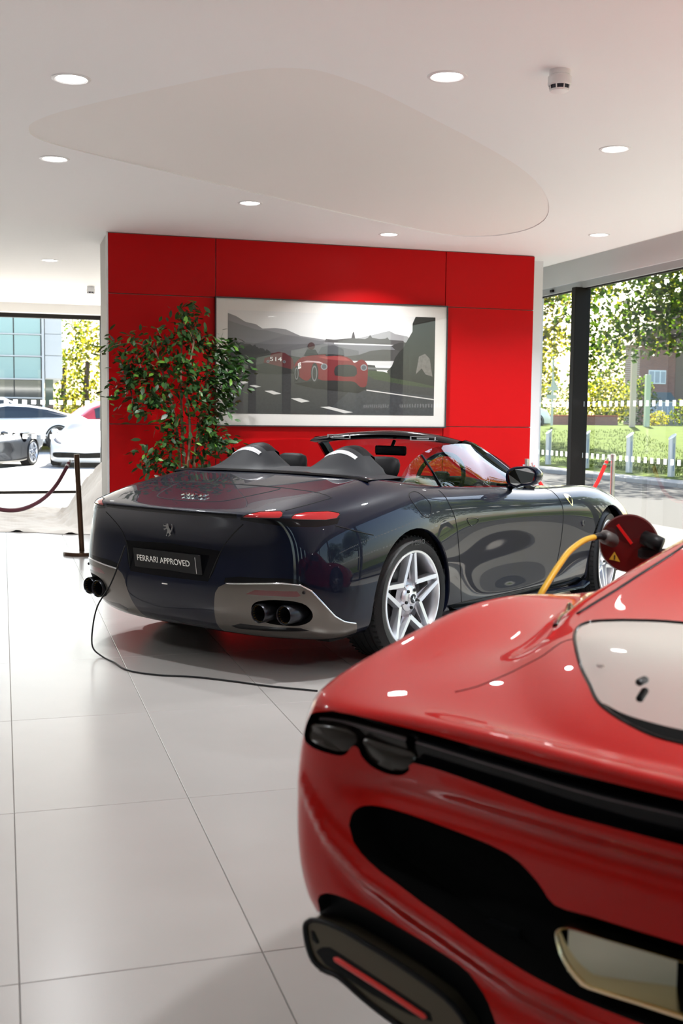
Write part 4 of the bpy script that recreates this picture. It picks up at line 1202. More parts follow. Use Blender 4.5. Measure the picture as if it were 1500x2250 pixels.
    lens([(-0.812, 0.742, 0.824), (-0.812, 0.70, 0.822), (-0.813, 0.645, 0.816), (-0.814, 0.646, 0.792), (-0.814, 0.658, 0.783), (-0.814, 0.674, 0.778), (-0.813, 0.695, 0.779), (-0.813, 0.720, 0.786), (-0.813, 0.735, 0.798)], 'inner_lamp', SMOKE2, .010, .004, 'inner lobe of the smoked tail lamp')
    strip_l = catmull([(-.80, .845, .838), (-0.806, 0.80, 0.843), (-0.811, 0.711, 0.840), (-0.813, 0.614, 0.834), (-0.83, 0.467, 0.829), (-0.851, 0.307, 0.826), (-0.863, 0.175, 0.829), (-.868, 0, .829)], 5)
    for sy in (1, -1):
        rows = []
        for x, y, z in strip_l[:-1]:
            rows.append([(x + .022, y * sy, z + .012), (x + .006, y * sy, z + .006), (x + .003, y * sy, z + .001), (x + .004, y * sy, z - .003), (x + .012, y * sy, z - .020), (x + .016, y * sy, z - .036), (x + .03, y * sy, z - .038)])
        k = int(len(rows) * .42)
        Geo().grid(rows[:k]).build('lamp_strip', SMOKE, root, auto=.5, label='smoked ribbed lamp strip')
        Geo().grid(rows[k:]).build('light_bar', BLACK, root, auto=.5)
        Geo().tube([(x + .004, y * sy, z + .002) for x, y, z in strip_l[:k]], .0022, 6).build('lamp_rib', STRIP, root, smooth=True)
        Geo().tube([(x + .005, y * sy, z + .0015) for x, y, z in strip_l[k:-1]], .0018, 6).build('light_bar_rib', STRIP, root, smooth=True)
    # ---- centre exhaust: a wide rounded trapezoid pipe
    half = [(0.351, 0.614), (0.348, 0.624), (0.339, 0.630), (0.321, 0.632), (0.271, 0.632), (0.165, 0.633)]
    halfb = [(0.160, 0.548), (0.225, 0.548), (0.297, 0.547), (0.313, 0.552), (0.329, 0.566), (0.343, 0.588)]
    poly = [(y, z) for y, z in half] + [(-y, z) for y, z in half[::-1]] + [(-y, z) for y, z in halfb[::-1]][0:] + [(y, z) for y, z in halfb]
    poly = half + [(-y, z) for y, z in reversed(half)] + [(-y, z) for y, z in reversed(halfb)] + halfb
    poly = [tuple(p) for p in catmull([np.array(p) for p in poly], 2, True)]
    cy0, cz0 = 0.0, .59
    def ring(x, dy, dz): 
        out = []
        for y, z in poly:
            ny, nz = (y / .36), (z - .59) / .045
            out.append((x, y - max(-1, min(1, ny)) * dy * (1 if abs(ny) > .6 else 0), z - max(-1, min(1, nz)) * dz))
        return out
    rings = [ring(-.780, .004, .004), ring(-.862, .0, .0), ring(-.872, .0015, .0015), ring(-.870, .004, .004), ring(-.862, .006, .006), ring(-.80, .010, .008), ring(-.70, .018, .012)]
    n = len(poly)
    g = Geo().add([p for r in rings for p in r], [(k * n + i, k * n + (i + 1) % n, (k + 1) * n + (i + 1) % n, (k + 1) * n + i) for k in range(len(rings) - 1) for i in range(n)])
    g.build('exhaust_tip', TITAN, root, auto=.8, label='polished metal trapezoid tailpipe')
    for sy in (1, -1):
        Geo().add([(-.850, sy * .338, .553), (-.850, sy * .338, .628), (-.80, sy * .19, .628), (-.80, sy * .19, .553)], [(0, 1, 2, 3)]).build('tailpipe_baffle', mat('tailpipe baffle with painted sheen', (.95, .86, .68), .5, .2), root)  # cream colour of this plate stands in for the floor reflected in the pipe
    # inner duct: two round pipes and a dark divider
    Geo().add([(-.72, y, z) for y, z in poly], [tuple(range(n))]).build('exhaust_back', TITAN, root)
    for yy in (.10, -.10):
        Geo().lathe([(0, .06), (.034, .06), (.036, -.04), (.039, -.045), (.041, -.04), (.041, .06)], 28, (-.735, yy, .59), 'x').build('exhaust_pipe', DARKMET, root, auto=.7)
    # ---- lower blade with red reflector, fin and diffuser
    def plate(L, x_of, th, name, m, lbl=None, z_in=None):
        for sy in (1, -1):
            n = len(L)
            F_ = [(x_of(y), y * sy, z) for y, z in L]
            B_ = [(x + th, y, z) for x, y, z in F_]
            g = Geo().add(F_ + B_, [tuple(range(n)), tuple(range(2 * n - 1, n - 1, -1))] + [(i, (i + 1) % n, n + (i + 1) % n, n + i) for i in range(n)])
            o = g.build(name, m, root, auto=.5, label=lbl)
            md = o.modifiers.new('edge', 'BEVEL'); md.width = .004; md.segments = 3; md.limit_method = 'ANGLE'; md.angle_limit = .9
    xof = lambda y: -.83 + 0 * y
    outer = [(0.846, 0.470), (0.839, 0.481), (0.827, 0.487), (0.802, 0.490), (0.758, 0.486), (0.691, 0.472), (0.627, 0.456), (0.556, 0.432), (0.516, 0.400), (0.487, 0.340), (0.537, 0.335), (0.60, .345), (0.671, 0.362), (0.718, 0.378), (0.771, 0.400), (0.801, 0.402), (0.827, 0.413), (0.841, 0.440)]
    plate(outer, xof, .035, 'diffuser_blade', BRONZE, 'bronze-black diffuser blade')
    rimp = catmull([np.array((-.832, y, z)) for y, z in outer], 3, True)
    for sy in (1, -1):
        Geo().tube([(p[0], p[1] * sy, p[2]) for p in rimp], .0048, 8, closed=True).build('blade_edge', SATIN, root, smooth=True)
    plate([(0.834, 0.466), (0.827, 0.466), (0.815, 0.449), (0.82, 0.444), (0.831, 0.449)], lambda y: -.8325, .004, 'blade_notch', GAP)
    plate([(0.822, 0.430), (0.815, 0.438), (0.807, 0.443), (0.792, 0.447), (0.757, 0.439), (0.672, 0.418), (0.586, 0.396), (0.581, 0.383), (0.625, 0.380), (0.699, 0.390), (0.777, 0.408), (0.80, 0.412)], lambda y: -.8325, .004, 'reflector_slot', GAP)
    plate([(0.782, 0.434), (0.772, 0.437), (0.672, 0.414), (0.594, 0.394), (0.588, 0.388), (0.596, 0.384), (0.671, 0.403), (0.777, 0.427)], lambda y: -.838, .006, 'reflector', REDREF, 'long red reflector')
    for sy in (1, -1):
        Geo().box(-.79, -.5, min(sy * .45, sy * .835), max(sy * .45, sy * .845), .37, .56).build('blade_bracket', SATIN, root)
    Geo().box(-.76, -.5, -.72, .72, .12, .40, .02).build('diffuser_floor', SATIN, root)
    for y in (-.62, -.36, -.12, .12, .36, .62):
        Geo().box(-.84, -.55, y - .006, y + .006, .13, .34).build('diffuser_fin', SATIN, root)
    Geo().box(-.55, 2.6, -.78, .78, .12, .20).build('underbody', RINGDARK, root)
    # ---- charging flap with hinge, and cover antenna
    fl = thing('charging_flap', None, None, (.845, .93, 1.003), math.radians(105), parent=root)
    d = Geo().lathe([(0, -.006), (.080, -.006), (.086, -.003), (.088, .004), (.084, .009), (0, .010)], 40, (0, 0, 0), 'y')
    d.build('flap_disc', mat('dark cherry flap', (.07, .002, .003), .18, coat=1), fl, auto=.7)
    Geo().tube([(-.045, .02, .022), (-.075, .035, .012), (-.098, .04, .004)], [.022, .024, .022], 12).build('hinge_boss', SATIN, fl, smooth=True)
    Geo().box(-.125, -.03, .015, .04, -.04, -.008, .006).build('hinge_arm', SATIN, fl)
    w = Geo().add([(.055, .013, -.050), (.022, .013, -.056), (.040, .013, -.026)], [(0, 1, 2)]).build('warning_triangle', mat('warning yellow', (.55, .30, .02), .5), fl)
    Geo().box(.0375, .0405, .0135, .0145, -.050, -.036).build('warning_bolt', GAP, fl)
    Geo().box(-.035, .035, .012, .017, -.004, .004).build('flap_rib', mat('flap red rib', (.7, .01, .01), .3), fl, rot=(0, math.radians(-52), 0), loc=(.012, 0, .028))
    Geo().box(-.555, -.52, .350, .362, .926, .938, .003).build('cover_latch', SATIN, root)
    # wheels
    for x, r, wd, yy in ((0, .345, .30, .965), (2.60, .34, .245, .945)):
        star_wheel(root, 'rear_wheel' if x == 0 else 'front_wheel', .262, r, wd, (x, yy, r), PI, .5)
        star_wheel(root, 'rear_wheel' if x == 0 else 'front_wheel', .262, r, wd, (x, -yy, r), 0, .5)
    for sy in (1, -1):
        mt = thing('door_mirror', None, None, (1.75, sy * .96, .875), 0, parent=root)
        rows = []
        for (x, sc) in ((-.05, .85), (-.04, 1.0), (.0, 1.0), (.05, .8), (.085, .4), (.09, .05)):
            ring_ = [(x, .09 * math.copysign(abs(math.cos(a)) ** .8, math.cos(a)) * sc, .058 * math.copysign(abs(math.sin(a)) ** .8, math.sin(a)) * sc) for a in np.linspace(0, 2 * PI, 20, endpoint=False)]
            rows.append(ring_ + [ring_[0]])
        Geo().grid(rows).build('mirror_shell', RED, mt, auto=.9)
        Geo().add([(-.047, p[1] * .97, p[2] * .97) for p in rows[0][:-1]], [tuple(range(20))]).build('mirror_glass', MIRRORG, mt)
        Geo().tube([(.02, -sy * .05, -.03), (.05, -sy * .15, -.06)], .016, 8).build('mirror_arm', SATIN, mt, smooth=True)
    return sf
red_sf = red_car()

def car_pt(p, ox=1.676, oy=1.683, th=.65):
    c, s = math.cos(th), math.sin(th)
    return (ox + c * p[0] - s * p[1], oy + s * p[0] + c * p[1], p[2])

# charging plug and its yellow cable: held by the car's port, a thing of its own
YEL = mat('yellow cable', (0.72, 0.42, 0.02), 0.45)
plug = thing('charging_plug', 'grey and red charging plug with a yellow cable in the red coupe port', 'charger plug', car_pt((.9, .96, .98)))
pl_path = [car_pt(p) for p in ((.76, .975, 1.028), (.82, .975, 1.012), (.90, .975, .990), (.97, .97, .962), (1.02, .955, .925), (1.03, .93, .885))]
L0 = Vector(plug.location)
GREY = mat('plug grey', (.10, .095, .09), .4)
Geo().tube([Vector(p) - L0 for p in catmull(pl_path, 4)], [.015] + [.021] * (len(catmull(pl_path, 4)) - 1), 12).build('plug_body', GREY, plug, smooth=True)
Geo().tube([Vector(car_pt(p)) - L0 for p in ((.83, .985, .998), (.89, .988, .978), (.95, .985, .950), (.98, .98, .925))], [.010, .017, .017, .010], 10).build('plug_grip', mat('plug red', (.45, .02, .01), .4), plug, smooth=True)
Geo().tube([Vector(car_pt(p)) - L0 for p in ((.69, .975, 1.030), (.73, .975, 1.031), (.78, .975, 1.022))], [.009, .010, .012], 10).build('cable_boot', SATIN, plug, smooth=True)
cab = [(.70, .975, 1.030), (.66, .975, 1.030), (.60, .975, 1.024), (.52, .975, 1.004), (.46, .975, .974), (.40, .98, .930), (.36, .99, .88), (.33, 1.02, .75), (.32, 1.06, .5), (.33, 1.10, .2), (.40, 1.14, .03), (.55, 1.2, .012), (.9, 1.25, .012), (1.6, 1.2, .012)]
Geo().tube([Vector(car_pt(p)) - L0 for p in catmull(cab, 5)], .0085, 10).build('cable', YEL, plug, smooth=True, label='yellow cable')
# ------------------------------------------------------------------ the showroom shell
CEIL_Z = 3.017
WALLW = mat('white paint', (0.80, 0.80, 0.81), .75)
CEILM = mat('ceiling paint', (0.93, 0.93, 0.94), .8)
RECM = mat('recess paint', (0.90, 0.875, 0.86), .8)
TILE = mat('porcelain tile', (0.345, 0.325, 0.31), .24, noise=.07, nscale=2.2, spec=.75)
TILEB = mat('porcelain tile b', (0.335, 0.315, 0.30), .25, noise=.08, nscale=1.7, spec=.75)
GROUT = mat('grout', (0.22, 0.20, 0.19), .9)
REDW = mat('red lacquer panel', (0.52, 0.002, 0.004), .40, spec=.15)
DARKF = mat('dark bronze frame', (0.012, 0.010, 0.009), .5, spec=.2)
GREYF = mat('grey rail', (0.50, 0.52, 0.53), .45, .3)
PANE = glass_mat('window glass', (0.90, 0.93, 0.92), 1.0)
DOTM = mat('frosted dot', (0.85, 0.87, 0.88), .8)
_n = DOTM.node_tree
_tr = _n.nodes.new('ShaderNodeBsdfTranslucent'); _tr.inputs['Color'].default_value = (.9, .9, .9, 1)
_mx = _n.nodes.new('ShaderNodeMixShader'); _mx.inputs[0].default_value = .75
_n.links.new(_n.nodes['Principled BSDF'].outputs[0], _mx.inputs[1]); _n.links.new(_tr.outputs[0], _mx.inputs[2]); _n.links.new(_mx.outputs[0], _n.nodes['Material Output'].inputs['Surface'])
BACKM = mat('dark back wall', (0.06, 0.058, 0.056), .8)
X_L, X_R, Y_B, Y_F = -6.5, 6.19, -8.5, 19.35

def struct(o, k='structure'):
    o['kind'] = k
    return o

# floor slab with laid tiles
fl = Geo().box(X_L, X_R + .05, Y_B, Y_F + .05, -.12, -.004).build('floor', GROUT)
struct(fl)
tm = []
for m_ in (TILE, TILEB):
    g = Geo().box(.0013, .5987, .0013, 1.1987, -.006, 0, .0012)
    o = g.build('tile_source', m_)
    tm.append(o.data)
    bpy.data.objects.remove(o)
random.seed(4)
X0, Y0 = .0196, 2.7022
rest = Geo()
nt_ = 0
cells = []
for i in range(-11, 11):
    for j in range(-10, 14):
        x, y = X0 + i * .6, Y0 + j * 1.2
        if x + .6 < X_L or x > X_R or y + 1.2 < Y_B or y > Y_F: continue
        x1, y1 = min(x + .6, X_R), min(y + 1.2, Y_F)
        full = x1 - x > .599 and y1 - y > 1.199 and x >= X_L and y >= Y_B
        inview = (y > .8) and (-.62 < x < 6.2) and (x < .55 * y + .7) and not (y > 11.6 and x > 2.2)
        if inview and full:
            cells.append((x, y))
        else:
            rest.box(max(x, X_L) + .0013, x1 - .0013, max(y, Y_B) + .0013, y1 - .0013, -.006, 0)
for x, y in cells:
    t = bpy.data.objects.new('tile', tm[random.randrange(2)])
    link(t, fl)
    t.location = (x, y, 0)
r_ = rest.build('tile_field', TILE, fl)
r_['kind'] = 'stuff'

# ceiling with a rounded triangular recess
rec = [(0.17, 6.96), (0.19, 6.80), (0.30, 6.56), (0.48, 6.29), (0.69, 6.01), (0.88, 5.77), (1.03, 5.58), (1.14, 5.46), (1.26, 5.37), (1.38, 5.33), (1.49, 5.34), (1.64, 5.42), (1.87, 5.58), (2.31, 5.97), (2.77, 6.39), (3.28, 6.90), (3.72, 7.45), (4.12, 8.1), (4.38, 8.7), (4.46, 9.2), (4.36, 9.55), (4.16, 9.70), (3.86, 9.68), (3.45, 9.45), (2.93, 9.13), (2.21, 8.65), (1.59, 8.22), (1.04, 7.83), (0.57, 7.50), (0.31, 7.29), (0.20, 7.13)]
rec = [tuple(p) for p in catmull([np.array(p) for p in rec], 3, True)]
n = len(rec)
outer = [(X_L, Y_B), (5.73, Y_B), (5.73, 17.9), (X_L, 17.9)]
vin = [Vector(p) for p in outer] + [Vector(p) for p in rec]
ed = [(i, (i + 1) % 4) for i in range(4)] + [(4 + i, 4 + (i + 1) % n) for i in range(n)]
res = geometry.delaunay_2d_cdt(vin, ed, [], 0, 1e-5)
V2 = np.array([tuple(v) for v in res[0]])
F2 = [tuple(f) for f in res[2]]
cen = np.array([V2[list(f)].mean(0) for f in F2])
ins = inside(cen, rec)
ce = mk('ceiling', [(x, y, CEIL_Z) for x, y in V2], [f[::-1] for f, k in zip(F2, ins) if not k], CEILM)
struct(ce)
REC_D = .008
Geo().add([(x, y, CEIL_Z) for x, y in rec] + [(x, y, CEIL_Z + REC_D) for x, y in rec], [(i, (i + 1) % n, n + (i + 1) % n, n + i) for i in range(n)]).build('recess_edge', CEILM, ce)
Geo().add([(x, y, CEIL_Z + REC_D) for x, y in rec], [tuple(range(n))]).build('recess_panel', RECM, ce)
g = Geo()
g.box(X_L - .1, X_R + .3, Y_B - .1, Y_F + .3, CEIL_Z + .16, CEIL_Z + .30)
g.build('ceiling_slab', CEILM, ce)
# blind pockets along both glazed sides and the bulkheads above the glass
struct(Geo().box(5.73, 6.12, Y_B, 17.9, CEIL_Z + .10, CEIL_Z + .15).build('trim_1', mat('pocket paint', (.70, .685, .66), .8)))
struct(Geo().box(6.10, 6.30, Y_B, 12.6, 2.865, CEIL_Z + .16).build('trim_2', WALLW))
struct(Geo().box(X_L, 6.1, 17.9, 19.1, CEIL_Z + .10, CEIL_Z + .15).build('trim_3', mat('pocket paint', (.70, .685, .66), .8)))
struct(Geo().box(X_L, 6.3, 19.1, 19.45, 2.97, CEIL_Z + .16).build('trim_4', WALLW))

# red feature wall: nine lacquered panels on a grey core
wf = Geo().box(.945, 5.254, 10.635, 11.43, 0, CEIL_Z).build('wall_front', mat('grey reveal', (.40, .385, .375), .6))
struct(wf)
xs, zs = [.945, 1.946, 4.276, 5.254], [0.0, 1.263, 2.464, CEIL_Z - .004]
for i in range(3):
    for j in range(3):
        Geo().box(xs[i] + .004, xs[i + 1] - .004, 10.612, 10.636, zs[j] + .004, zs[j + 1] - .004, .0015).build('wall_panel', REDW, wf)
Geo().box(.93, .947, 10.61, 10.64, 0, CEIL_Z).build('edge_trim', WALLW, wf)
# white pier between the feature wall and the window wall
struct(Geo().box(5.30, 5.52, 10.95, 12.5, 0, CEIL_Z + .1).build('wall_pier', WALLW))
struct(Geo().box(5.66, 6.25, 12.36, 12.6, 0, CEIL_Z + .1).build('wall_right_return', WALLW))
struct(Geo().box(5.6, 6.3, 12.6, 19.4, 0, CEIL_Z + .1).build('wall_right', WALLW))
struct(Geo().box(X_L - .12, X_L, Y_B, Y_F, 0, CEIL_Z + .1).build('wall_left', mat('grey wall', (.30, .29, .29), .8)))
# back wall behind the viewer: dark, with three tall window slots
g = Geo()
slots = [(-4.9, -3.5), (-2.2, -1.6), (-.4, 0.1), (1.4, 1.9), (3.0, 3.4)]
xx = X_L
for a, b in slots:
    g.box(xx, a, Y_B - .12, Y_B, 0, CEIL_Z + .1)
    xx = b
g.box(xx, X_R, Y_B - .12, Y_B, 0, CEIL_Z + .1)
struct(g.build('wall_back', BACKM))

# window wall on the right: posts, head rail, sill, panes and frosted dots
w1 = Geo().box(6.13, 6.25, Y_B, 12.36, 2.795, 2.865).build('window_1', GREYF)
struct(w1)
Geo().box(6.16, 6.22, Y_B, 12.36, 0, .05).build('sill_rail', DARKF, w1)
Geo().box(6.17, 6.215, Y_B, 12.36, 2.783, 2.797).build('head_seal', DARKF, w1)
posts = [11.245, 7.55, 3.85, .15, -3.55, -7.2]
for y in posts:
    Geo().box(6.045, 6.235, y - .045, y + .045, 0, 2.80, .004).build('post', DARKF, w1)
edges = [12.36] + posts + [Y_B]
for a, b in zip(edges[:-1], edges[1:]):
    Geo().add([(6.19, a - .045, .05), (6.19, b + .045, .05), (6.19, b + .045, 2.785), (6.19, a - .045, 2.785)], [(0, 1, 2, 3)]).build('pane', PANE, w1, fix=False)
g = Geo()
y = 12.3
while y > 2:
    for z in (.95, 1.52):
        g.add([(6.186, y, z - .028), (6.186, y - .052, z - .028), (6.186, y - .052, z + .028), (6.186, y, z + .028)], [(0, 1, 2, 3)])
    y -= .118
o = g.build('frosted_dots', DOTM, w1, fix=False)
o['kind'] = 'stuff'
Geo().box(6.10, 6.125, 11.86, 11.92, 2.81, 2.84).build('rail_sensor', DARKF, w1)

# window wall far left
w2 = Geo().box(X_L, 5.6, 19.30, 19.42, 2.90, 2.975).build('window_2', DARKF)
struct(w2)
Geo().box(X_L, 5.6, 19.33, 19.39, 0, .045).build('sill_rail', DARKF, w2)
for x in (1.63, -2.1, -5.8, 4.9):
    Geo().box(x - .05, x + .05, 19.22, 19.40, 0, 2.93, .004).build('post', DARKF, w2)
for a, b in ((-6.5, -5.85), (-5.75, -2.15), (-2.05, 1.58), (1.68, 4.85)):
    Geo().add([(a, 19.36, .045), (b, 19.36, .045), (b, 19.36, 2.90), (a, 19.36, 2.90)], [(0, 1, 2, 3)]).build('pane', PANE, w2, fix=False)
g = Geo()
x = -2.0
while x < 1.55:
    for z in (.95, 1.52):
        g.add([(x, 19.352, z - .035), (x + .07, 19.352, z - .035), (x + .07, 19.352, z + .035), (x, 19.352, z + .035)], [(0, 1, 2, 3)])
    x += .145
o = g.build('frosted_dots', DOTM, w2, fix=False)
o['kind'] = 'stuff'

# ceiling lights
LAMP_W = 7
LED = mat('led diffuser', (1, 1, 1), .5, emit=(1, .98, .95), emit_s=5.0)
RINGM = mat('white ring', (.82, .82, .83), .4)
def downlight(x, y, label, first=[None]):
    if first[0] is None:
        t = thing('ceiling_light', label, 'ceiling light', (x, y, CEIL_Z), 0, 'recessed round ceiling lights')
        Geo().lathe([(.072, .006), (.074, -.002), (.082, -.006), (.095, -.004), (.098, 0)], 40).build('frame', RINGM, t, auto=.6)
        Geo().lathe([(0, -.0005), (.0735, -.0005)], 40).build('diffuser', LED, t)
        first[0] = t
    else:
        t = copy_tree(first[0])
        t.location = (x, y, CEIL_Z)
        t['label'] = label
    lamp('ceiling_lamp', 'AREA', (x, y, CEIL_Z - .012), LAMP_W, (.96, .985, 1), shape='DISK', size=.145, spread=math.radians(125), parent_to=t)
    return t
for x, y, lb in [(.35, 5.86, 'round ceiling light nearest the pointed left tip of the recess, on its near side'), (2.09, 5.22, 'round ceiling light between the recess and the smoke detector'),
                 (.35, 7.71, 'round ceiling light just beyond the recess tip, above the rope post'), (1.88, 8.78, 'round ceiling light above the framed racing picture, beyond the recess'),
                 (3.40, 9.84, 'small round ceiling light closest to the top of the red wall'), (3.62, 6.26, 'bright round ceiling light over the window side, beyond the smoke detector'),
                 (.52, 12.83, 'round ceiling light past the grey edge of the red wall'), (5.18, 9.19, 'faint round ceiling light by the window-side bulkhead')]:
    downlight(x, y, lb)
for x, y, w in [(-1.6, 3.4, 'left of the near floor'), (2.1, 1.6, 'over the red car roof'), (-2.9, 6.5, 'left of the recess'), (-3.2, 10.5, 'far to the left by the rope'), (4.4, 2.4, 'over the red car nose'), (-4.4, 2.2, 'by the left wall')]:
    t = downlight(x, y, 'round ceiling light outside the picture, ' + w)

# smoke detectors
DETM = mat('detector plastic', (.85, .85, .86), .4)
def detector(name, x, y, label, s=1.0):
    t = thing(name, label, 'smoke detector', (x, y, CEIL_Z))
    Geo().lathe([(.050 * s, 0), (.050 * s, -.022 * s), (.047 * s, -.026 * s)], 32).build('mounting_base', DETM, t, auto=.6)
    Geo().lathe([(.047 * s, -.024 * s), (.055 * s, -.030 * s), (.056 * s, -.066 * s), (.050 * s, -.072 * s)], 32).build('body', DETM, t, auto=.6)
    Geo().lathe([(.044 * s, -.070 * s), (.042 * s, -.090 * s)], 24).build('vent', mat('detector vent', (.03, .03, .05), .6), t)
    for k in range(8):
        a = 2 * PI * k / 8
        Geo().tube([(.049 * s * math.cos(a), .049 * s * math.sin(a), -.070 * s), (.045 * s * math.cos(a), .045 * s * math.sin(a), -.092 * s)], .0035 * s, 6).build('rib', DETM, t)
    Geo().lathe([(.047 * s, -.089 * s), (.044 * s, -.097 * s), (.02 * s, -.102 * s), (0, -.102 * s)], 32).build('cap', DETM, t, auto=.6)
detector('smoke_detector', 2.56, 4.96, 'white smoke detector with dark vents hanging from the near ceiling')
detector('smoke_detector', 1.14, 15.3, 'small smoke detector far off by the left of the red wall')
# ------------------------------------------------------------------ framed racing picture
def picture():
    X0, X1, Z0, Z1 = 1.934, 4.289, 1.250, 2.470
    W, H_ = X1 - X0, Z1 - Z0
    t = thing('framed_picture', 'large framed racing picture in a cream mount hung on the red wall', 'picture', (X0, 10.61, Z0))
    FRM = mat('thin dark frame', (.05, .05, .055), .4, .5)
    g = Geo()
    g.box(0, W, -.045, -.002, 0, .012); g.box(0, W, -.045, -.002, H_ - .012, H_); g.box(0, .010, -.045, -.002, .012, H_ - .012); g.box(W - .010, W, -.045, -.002, .012, H_ - .012)
    g.build('frame', FRM, t)
    Geo().box(.010, W - .010, -.030, -.005, .012, H_ - .012).build('mount', mat('cream mount', (.78, .75, .72), .6), t)
    a, b, c, d = .121, W - .131, .122, H_ - .120
    pw, ph = b - a, d - c
    P = lambda u, v: (a + u * pw, c + (1 - v) * ph)     # u right, v down, 0..1 across the print
    k = [0]
    pr = thing('print', None, None, (0, 0, 0), 0, parent=t)
    def shape(name, pts, col, rough=.6, smooth=0, noise=0.0, ns=20):
        k[0] += 1
        y = -.0305 - .00012 * k[0]
        if max(col) < .5: col = tuple(c * .62 for c in col)
        q = [P(u, v) for u, v in pts]
        m = mat('ink %d' % k[0], col, rough, noise=noise, nscale=ns)
        n = len(q)
        res = geometry.delaunay_2d_cdt([Vector(p) for p in q], [(i, (i + 1) % n) for i in range(n)], [], 1, 1e-6)
        return mk(name, [(p[0], y, p[1]) for p in res[0]], [tuple(f) for f in res[2]], m, pr)
    # coordinates measured over the print (0..1)
    shape('sky_print', [(0, 0), (1, 0), (1, .5), (0, .5)], (.72, .71, .70))
    shape('haze_print', [(0, .28), (.15, .2), (.5, .3), (1, .3), (1, .5), (0, .5)], (.52, .51, .51))
    shape('mountain_print', [(0, .03), (.04, .06), (.08, .11), (.13, .13), (.16, .17), (.22, .16), (.27, .17), (.34, .23), (.5, .27), (.5, .34), (0, .34)], (.32, .31, .32))
    shape('mountain_print', [(0, .10), (.08, .15), (.13, .18), (.18, .185), (.26, .22), (.34, .24), (.45, .28), (.45, .36), (0, .36)], (.23, .225, .235))
    shape('mountain_print', [(.60, .24), (.68, .20), (.74, .165), (.77, .15), (.80, .18), (.86, .20), (.9, .27), (.6, .29)], (.45, .44, .45))
    shape('lake_print', [(0, .26), (.5, .30), (1, .30), (1, .44), (0, .44)], (.24, .235, .25))
    shape('shore_print', [(0, .30), (.2, .32), (.45, .30), (.62, .36), (.62, .46), (0, .46)], (.17, .165, .175))
    tw = [(.43, .28), (.455, .275), (.46, .25), (.50, .255), (.56, .24), (.583, .235), (.588, .19), (.593, .165), (.598, .19), (.602, .235), (.65, .24), (.665, .225), (.675, .195), (.685, .225), (.72, .235), (.75, .23), (.76, .215), (.77, .24), (.84, .245), (.85, .275), (.80, .29), (.5, .285)]
    shape('town_print', tw, (.12, .11, .11))
    shape('hill_print', [(.55, .42), (.62, .40), (.68, .355), (.74, .34), (.83, .34), (.86, .38), (.84, .45), (.6, .46)], (.085, .08, .078))
    shape('hill_print', [(.78, .30), (.82, .265), (.87, .26), (.86, .36), (.80, .34)], (.06, .057, .055))
    tr = [(0, .27)]
    random.seed(7)
    x = 0
    while x < .18:
        x += .006
        tr.append((x, .27 + x * .6 - random.random() * .02 + (0.015 if int(x * 400) % 2 else 0)))
    tr += [(.20, .40), (.12, .44), (0, .50)]
    shape('trees_print', tr, (.03, .032, .03))
    shape('meadow_print', [(0, .46), (.12, .42), (.22, .40), (.34, .44), (.34, .56), (0, .58)], (.055, .055, .05))
    shape('road_print', [(0, .58), (.05, .54), (.20, .50), (.45, .47), (.7, .50), (.72, .60), (.85, .68), (1, .72), (1, 1), (0, 1)], (.040, .040, .043), noise=.5, ns=60)
    shape('road_print', [(.6, .72), (1, .80), (1, 1), (.45, 1)], (.055, .058, .066), noise=.5, ns=40)
    shape('verge_print', [(.66, .55), (.74, .56), (.85, .62), (1, .66), (1, .72), (.85, .69), (.70, .64), (.66, .60)], (.05, .075, .03), noise=.6, ns=60)
    shape('barrier_print', [(.66, .52), (.80, .525), (.80, .545), (.66, .54)], (.20, .2, .2))
    cl = [(.90, 0), (1, 0), (1, .70), (.90, .66), (.78, .62), (.76, .56), (.785, .50), (.80, .42), (.82, .36), (.84, .32), (.86, .24), (.885, .15), (.885, .07)]
    shape('cliff_print', cl, (.018, .020, .016), noise=.7, ns=30)
    shape('rock_print', [(.92, .40), (.95, .37), (.975, .42), (.99, .60), (.955, .58), (.935, .52), (.905, .58)], (.22, .20, .185), noise=.5, ns=50)
    # lane markings
    for q in ([(.17, .775), (.205, .77), (.25, .80), (.215, .81)], [(.295, .845), (.335, .84), (.385, .87), (.345, .885)], [(.435, .925), (.48, .92), (.595, .975), (.555, .985)],
              [(.10, .725), (.125, .72), (.155, .735), (.13, .745)], [(.055, .69), (.08, .685), (.095, .70), (.07, .71)], [(.03, .66), (.05, .655), (.06, .67), (.04, .675)], [(.025, .635), (.045, .63), (.05, .642), (.03, .648)], [(.03, .61), (.05, .60), (.055, .612), (.035, .62)], [(.05, .59), (.075, .58), (.08, .59), (.055, .60)], [(.56, .72), (.6, .725), (.64, .745), (.60, .742)], [(.66, .745), (1, .83), (1, .84), (.66, .755)]):
        shape('lane_mark_print', q, (.62, .60, .58))
    # far red racer
    shape('racer_print', [(.165, .50), (.17, .455), (.195, .44), (.20, .41), (.235, .39), (.265, .40), (.28, .42), (.30, .45), (.31, .52), (.30, .56), (.27, .565), (.20, .57), (.17, .56)], (.13, .004, .010))
    shape('racer_shadow_print', [(.10, .55), (.17, .50), (.30, .56), (.31, .60), (.18, .61), (.11, .60)], (.008, .008, .008))
    # near red racer: shadow, body, wings, grille, wheels, lamps, drivers
    shape('racer_shadow_print', [(.31, .70), (.42, .66), (.65, .66), (.66, .74), (.62, .78), (.40, .74)], (.006, .006, .006))
    body = [(.31, .53), (.33, .46), (.36, .43), (.42, .41), (.50, .405), (.555, .42), (.585, .45), (.60, .48), (.63, .445), (.655, .47), (.665, .53), (.66, .70), (.63, .72), (.60, .67), (.55, .665), (.50, .66), (.44, .66), (.40, .62), (.37, .67), (.33, .62)]
    body = [tuple(p) for p in catmull([np.array(p) for p in body], 3, True)]
